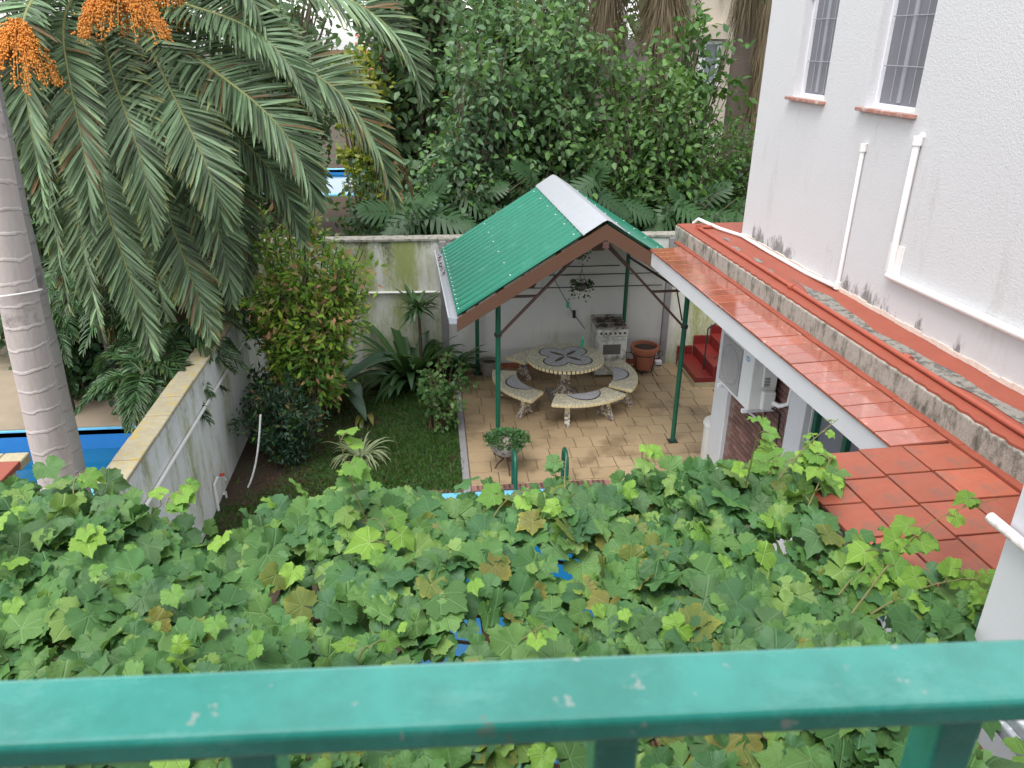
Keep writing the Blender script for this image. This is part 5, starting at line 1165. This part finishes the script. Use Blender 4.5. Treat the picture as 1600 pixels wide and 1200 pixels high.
pal = np.array([(.050,.150,.052,1),(.064,.182,.057,1),(.084,.212,.062,1),(.112,.250,.072,1),(.160,.30,.075,1),(.072,.165,.066,1),(.056,.158,.068,1),(.13,.19,.045,.25),(.17,.19,.05,.0)])
pal[:,:3] *= np.array([1.42,1.28,1.20])
LIME = np.array([(.22,.42,.055,1),(.28,.50,.07,1),(.17,.36,.06,1)])
# outline of the canopy from above: its far edge as seen over the yard, its right edge over the red tiles
ZV = 3.30
fe = [(-60,735),(40,745),(110,752),(200,782),(300,800),(360,800),(430,775),(520,750),(600,750),(690,766),(770,772),(850,768),(920,755),(1000,735),(1090,722),(1200,708),(1290,708),(1345,735)]
FE = np.array([pz(x, y, ZV)[:2] for x, y in fe])
def far_y(X): return np.interp(X, FE[:,0], FE[:,1])+.10
def right_x(Y): return np.interp(Y, [.6,1.0,1.6,2.2,2.32,2.5,2.9,3.3,3.6,3.8,4.2], [1.45,1.62,1.80,2.08,2.42,2.45,2.2,2.0,2.12,2.38,2.34])
def hump(X, Y): return .07*np.sin(X*2.1+1)*np.sin(Y*2.4)+.05*np.sin(X*5.3+Y*3.1)+.035*np.sin(Y*7.1-X*4.2)
n = 6800; X = rg.uniform(-4.2,2.4,n); Y = rg.uniform(.62,4.4,n); ok = (Y < far_y(X)+rg.normal(0,.04,n)) & (X < right_x(Y)+rg.normal(0,.06,n))
# a few gaps through which the yard below shows
for (gx, gy, gr) in ((.38,2.05,.13),(.62,2.55,.07),(.55,1.15,.12),(.9,1.1,.13),(-2.35,2.45,.13),(.75,3.1,.07),(-.1,1.7,.07)):
    ok &= ((X-gx)**2+(Y-gy)**2 > gr**2) | (rg.random(n) < .12)
X, Y = X[ok], Y[ok]; n = len(X); dep = np.minimum(rg.exponential(.085,n), .34); Z = ZV+hump(X,Y)-dep
edge = far_y(X)-Y; Z -= np.clip(.22-edge,0,.22)*rg.random(n)*1.3
P = np.c_[X,Y,Z]; a = rg.uniform(0,6.28,n)
Dv = np.c_[np.cos(a), np.sin(a)-.35, rg.normal(-.38,.28,n)]; Nn = np.c_[rg.normal(0,.38,n), rg.normal(-.50,.36,n), np.full(n,1.0)]
size = rg.choice([.09,.125,.155,.185,.22], n, p=[.15,.25,.30,.20,.10])*rg.uniform(.9,1.1,n)
ci = rg.choice(9, n, p=[.12,.20,.22,.17,.08,.09,.10,.015,.005]); yz = (X > -.1) & (X < 1.2) & (rg.random(n) < .09); ci[yz] = rg.choice([7,8], yz.sum()); cols = pal[ci]*np.c_[np.repeat(rg.uniform(.85,1.15,(n,1)),3,1), np.ones(n)]
mid = rg.random(n) < .06; cols[mid,:3] = cols[mid,:3]*.45+LIME[rg.integers(0,3,mid.sum()),:3]*.45; size[mid] *= .8
lime = rg.random(n) < .022; cols[lime] = LIME[rg.integers(0,3,lime.sum())]; size[lime] *= .62; Z[lime] += .0; P[lime,2] = ZV+hump(X[lime],Y[lime])+rg.uniform(.02,.10,lime.sum())
tm = rg.integers(0,9,n)
vine = empty('grape_vine', (0,0,0), 0, 'grape vine with broad toothed leaves spread over the pergola below the railing', 'vine')
# shoots reaching out of the mass: pixels with the height they float at
SP, SD, SN, SS, SC = [], [], [], [], []
def shoot(path, zs, nleaf, size, seed, lime=True, r=.0048, dark=0):
    shoot_st = MB(); rg = np.random.default_rng(seed); p = [pz(x, y, z) for (x, y), z in zip(path, zs)]; t = np.linspace(0,1,10)
    pts = bez(p, t) if len(p) in (3,4) else np.array(p); shoot_st.tube(list(pts), list(np.linspace(r, r*.4, len(pts))), 5)
    for i in range(nleaf):
        k = .15+.85*(i+rg.random()*.5)/nleaf; q = bez(p, [min(1,k)])[0] if len(p) in (3,4) else pts[-1]; a = rg.uniform(0,6.28); off = np.array([math.cos(a),math.sin(a),.1])*size*.45
        shoot_st.tube([q, q+off*.6+np.array([0,0,.015]), q+off], .0025, 4, False)
        SP.append(q+off); SD.append([math.cos(a),math.sin(a)-.3,rg.normal(-.25,.2)]); SN.append([rg.normal(0,.3),rg.normal(-.35,.25),1]); SS.append(size*rg.uniform(.75,1.15)*(1-.35*k))
        c = LIME[rg.integers(0,3)]*np.array([1,1,1,1.]) if lime and (k > dark) else pal[rg.integers(2,5)]; SC.append(c)
    shoot_st.build('shoot', M['vine_green'], vine, smooth=60)
shoot([(585,840),(545,760),(530,680)], [3.25,3.55,3.85], 9, .17, 1, dark=.5); shoot([(885,790),(880,740),(885,712)], [3.3,3.42,3.5], 4, .13, 2, False)
shoot([(1010,760),(1000,715),(1005,685)], [3.3,3.42,3.5], 5, .14, 3, dark=.6); shoot([(1165,760),(1180,690),(1195,640)], [3.3,3.6,3.85], 7, .12, 4, dark=.2)
shoot([(1215,750),(1260,690),(1310,655)], [3.3,3.5,3.6], 6, .10, 5, dark=.2); shoot([(1330,960),(1400,870),(1430,800),(1560,780)], [3.25,3.4,3.42,3.5], 8, .15, 6)
shoot([(1310,930),(1380,840),(1450,830)], [3.25,3.34,3.4], 6, .19, 7); shoot([(1360,960),(1450,900),(1540,905)], [3.25,3.36,3.4], 9, .17, 8, dark=.2)
shoot([(1250,820),(1290,730),(1300,715)], [3.25,3.4,3.45], 7, .17, 9, dark=.0); shoot([(770,810),(790,770),(830,765)], [3.3,3.4,3.4], 4, .18, 10)
shoot([(600,860),(610,825),(590,815)], [3.35,3.45,3.46], 3, .17, 11); shoot([(260,800),(255,770),(290,765)], [3.3,3.38,3.38], 6, .15, 12)
shoot([(120,860),(140,815),(130,822)], [3.33,3.40,3.40], 3, .16, 13); shoot([(1200,740),(1230,712),(1280,712)], [3.3,3.38,3.4], 7, .19, 14); shoot([(120,790),(105,750),(130,735)], [3.3,3.40,3.42], 4, .17, 15, dark=.4)
shoot([(560,1030),(575,1000),(580,1015)], [3.4,3.48,3.5], 2, .15, 16); shoot([(815,1000),(840,985),(850,975)], [3.4,3.5,3.5], 3, .12, 17)
SP, SD, SN, SS, SC = map(np.array, (SP, SD, SN, SS, SC)); ns_ = len(SP)
P = np.concatenate([P, SP]); Dv = np.concatenate([Dv, SD]); Nn = np.concatenate([Nn, SN]); size = np.concatenate([size, SS]); cols = np.concatenate([cols, SC]); tm = np.concatenate([tm, rg.integers(0,9,ns_)]); dep = np.concatenate([dep, np.zeros(ns_)])
n = len(P)
# the 300 that show largest stay single leaves
w = (P-CAM)@FW; sx = 800+FPX*((P-CAM)@RT)/w; sy = 600-FPX*((P-CAM)@UP)/w
vis = (sx > 0) & (sx < 1600) & (sy > 600) & (sy < 1200); railb = (sy > 1064-.046*sx-6) & (sy < 1190-.046*sx)
score = size/w*np.exp(-dep/.045)*vis*np.where(railb, .05, 1); big = np.argsort(-score)[:300]; rest = np.setdiff1d(np.arange(n), big)
mcache = {}
for i in big:
    key = (int(tm[i]), tuple(np.round(cols[i],2)))
    if key not in mcache:
        v, f, uv = TM[tm[i]]; mcache[key] = np_mesh('leaf', v, f, M['leaf_vine'], np.tile(cols[i],(len(v),1)), uv, smooth=True)
    d = unit(Dv[i]); nn_ = unit(Nn[i]-d*(Nn[i]@d)); sd = np.cross(nn_, d); s = size[i]
    o = link('leaf', mcache[key], vine); o.matrix_local = Matrix(((d[0]*s,sd[0]*s,nn_[0]*s,P[i][0]),(d[1]*s,sd[1]*s,nn_[1]*s,P[i][1]),(d[2]*s,sd[2]*s,nn_[2]*s,P[i][2]),(0,0,0,1)))
Vs, Fs, Cs, Us = [], [], [], []; b0 = 0
for k in range(9):
    q = rest[tm[rest] == k]; v, f, c, u = scatter(TM[k], P[q], Dv[q], Nn[q], size[q], cols[q]); Vs.append(v); Fs.append(f+b0); Cs.append(c); Us.append(u); b0 += len(v)
tag(link('foliage', np_mesh('foliage', np.concatenate(Vs), np.concatenate(Fs), M['leaf_vine'], np.concatenate(Cs), np.concatenate(Us), smooth=True), vine), kind='stuff')
wd = MB(); rg = np.random.default_rng(203)
for i in range(46):        # woody canes under the leaves
    x0, y0 = rg.uniform(-3.6,1.8), rg.uniform(.7,3.4); a = rg.choice([0,3.14])+rg.normal(0,.6); p = [np.array([x0,y0,3.04+.08*rg.random()])]
    for j in range(6):
        a += rg.normal(0,.35); q_ = p[-1]+np.array([math.cos(a)*.22, math.sin(a)*.22, rg.normal(0,.02)]); q_[1] = min(q_[1], float(far_y(q_[0]))-.35); q_[0] = min(q_[0], 1.75); p.append(q_)
    wd.tube(p, list(np.linspace(.012,.005,7)), 5, False)
for (x, y) in ((-3.2,1.05),(1.95,2.9),(-.4,1.0)): wd.tube([(x,y,0),(x+.05,y+.06,1.0),(x-.04,y,2.1),(x+.05,y,3.15)], [.05,.042,.036,.03], 8)
wd.build('canes', M['vine_wood'], vine, smooth=60)
n2 = 2200; q = rg.choice(n, n2); pt_ = MB()   # leaf stalks
for i in q[:700]:
    p = P[i]; pt_.tube([p, p+np.array([rg.normal(0,.03),rg.normal(0,.03),-.07]), p+np.array([rg.normal(0,.05),rg.normal(0,.05),-.14])], .0028, 3, False)
tag(pt_.build('leaf_stalks', M['vine_green'], vine), kind='stuff')
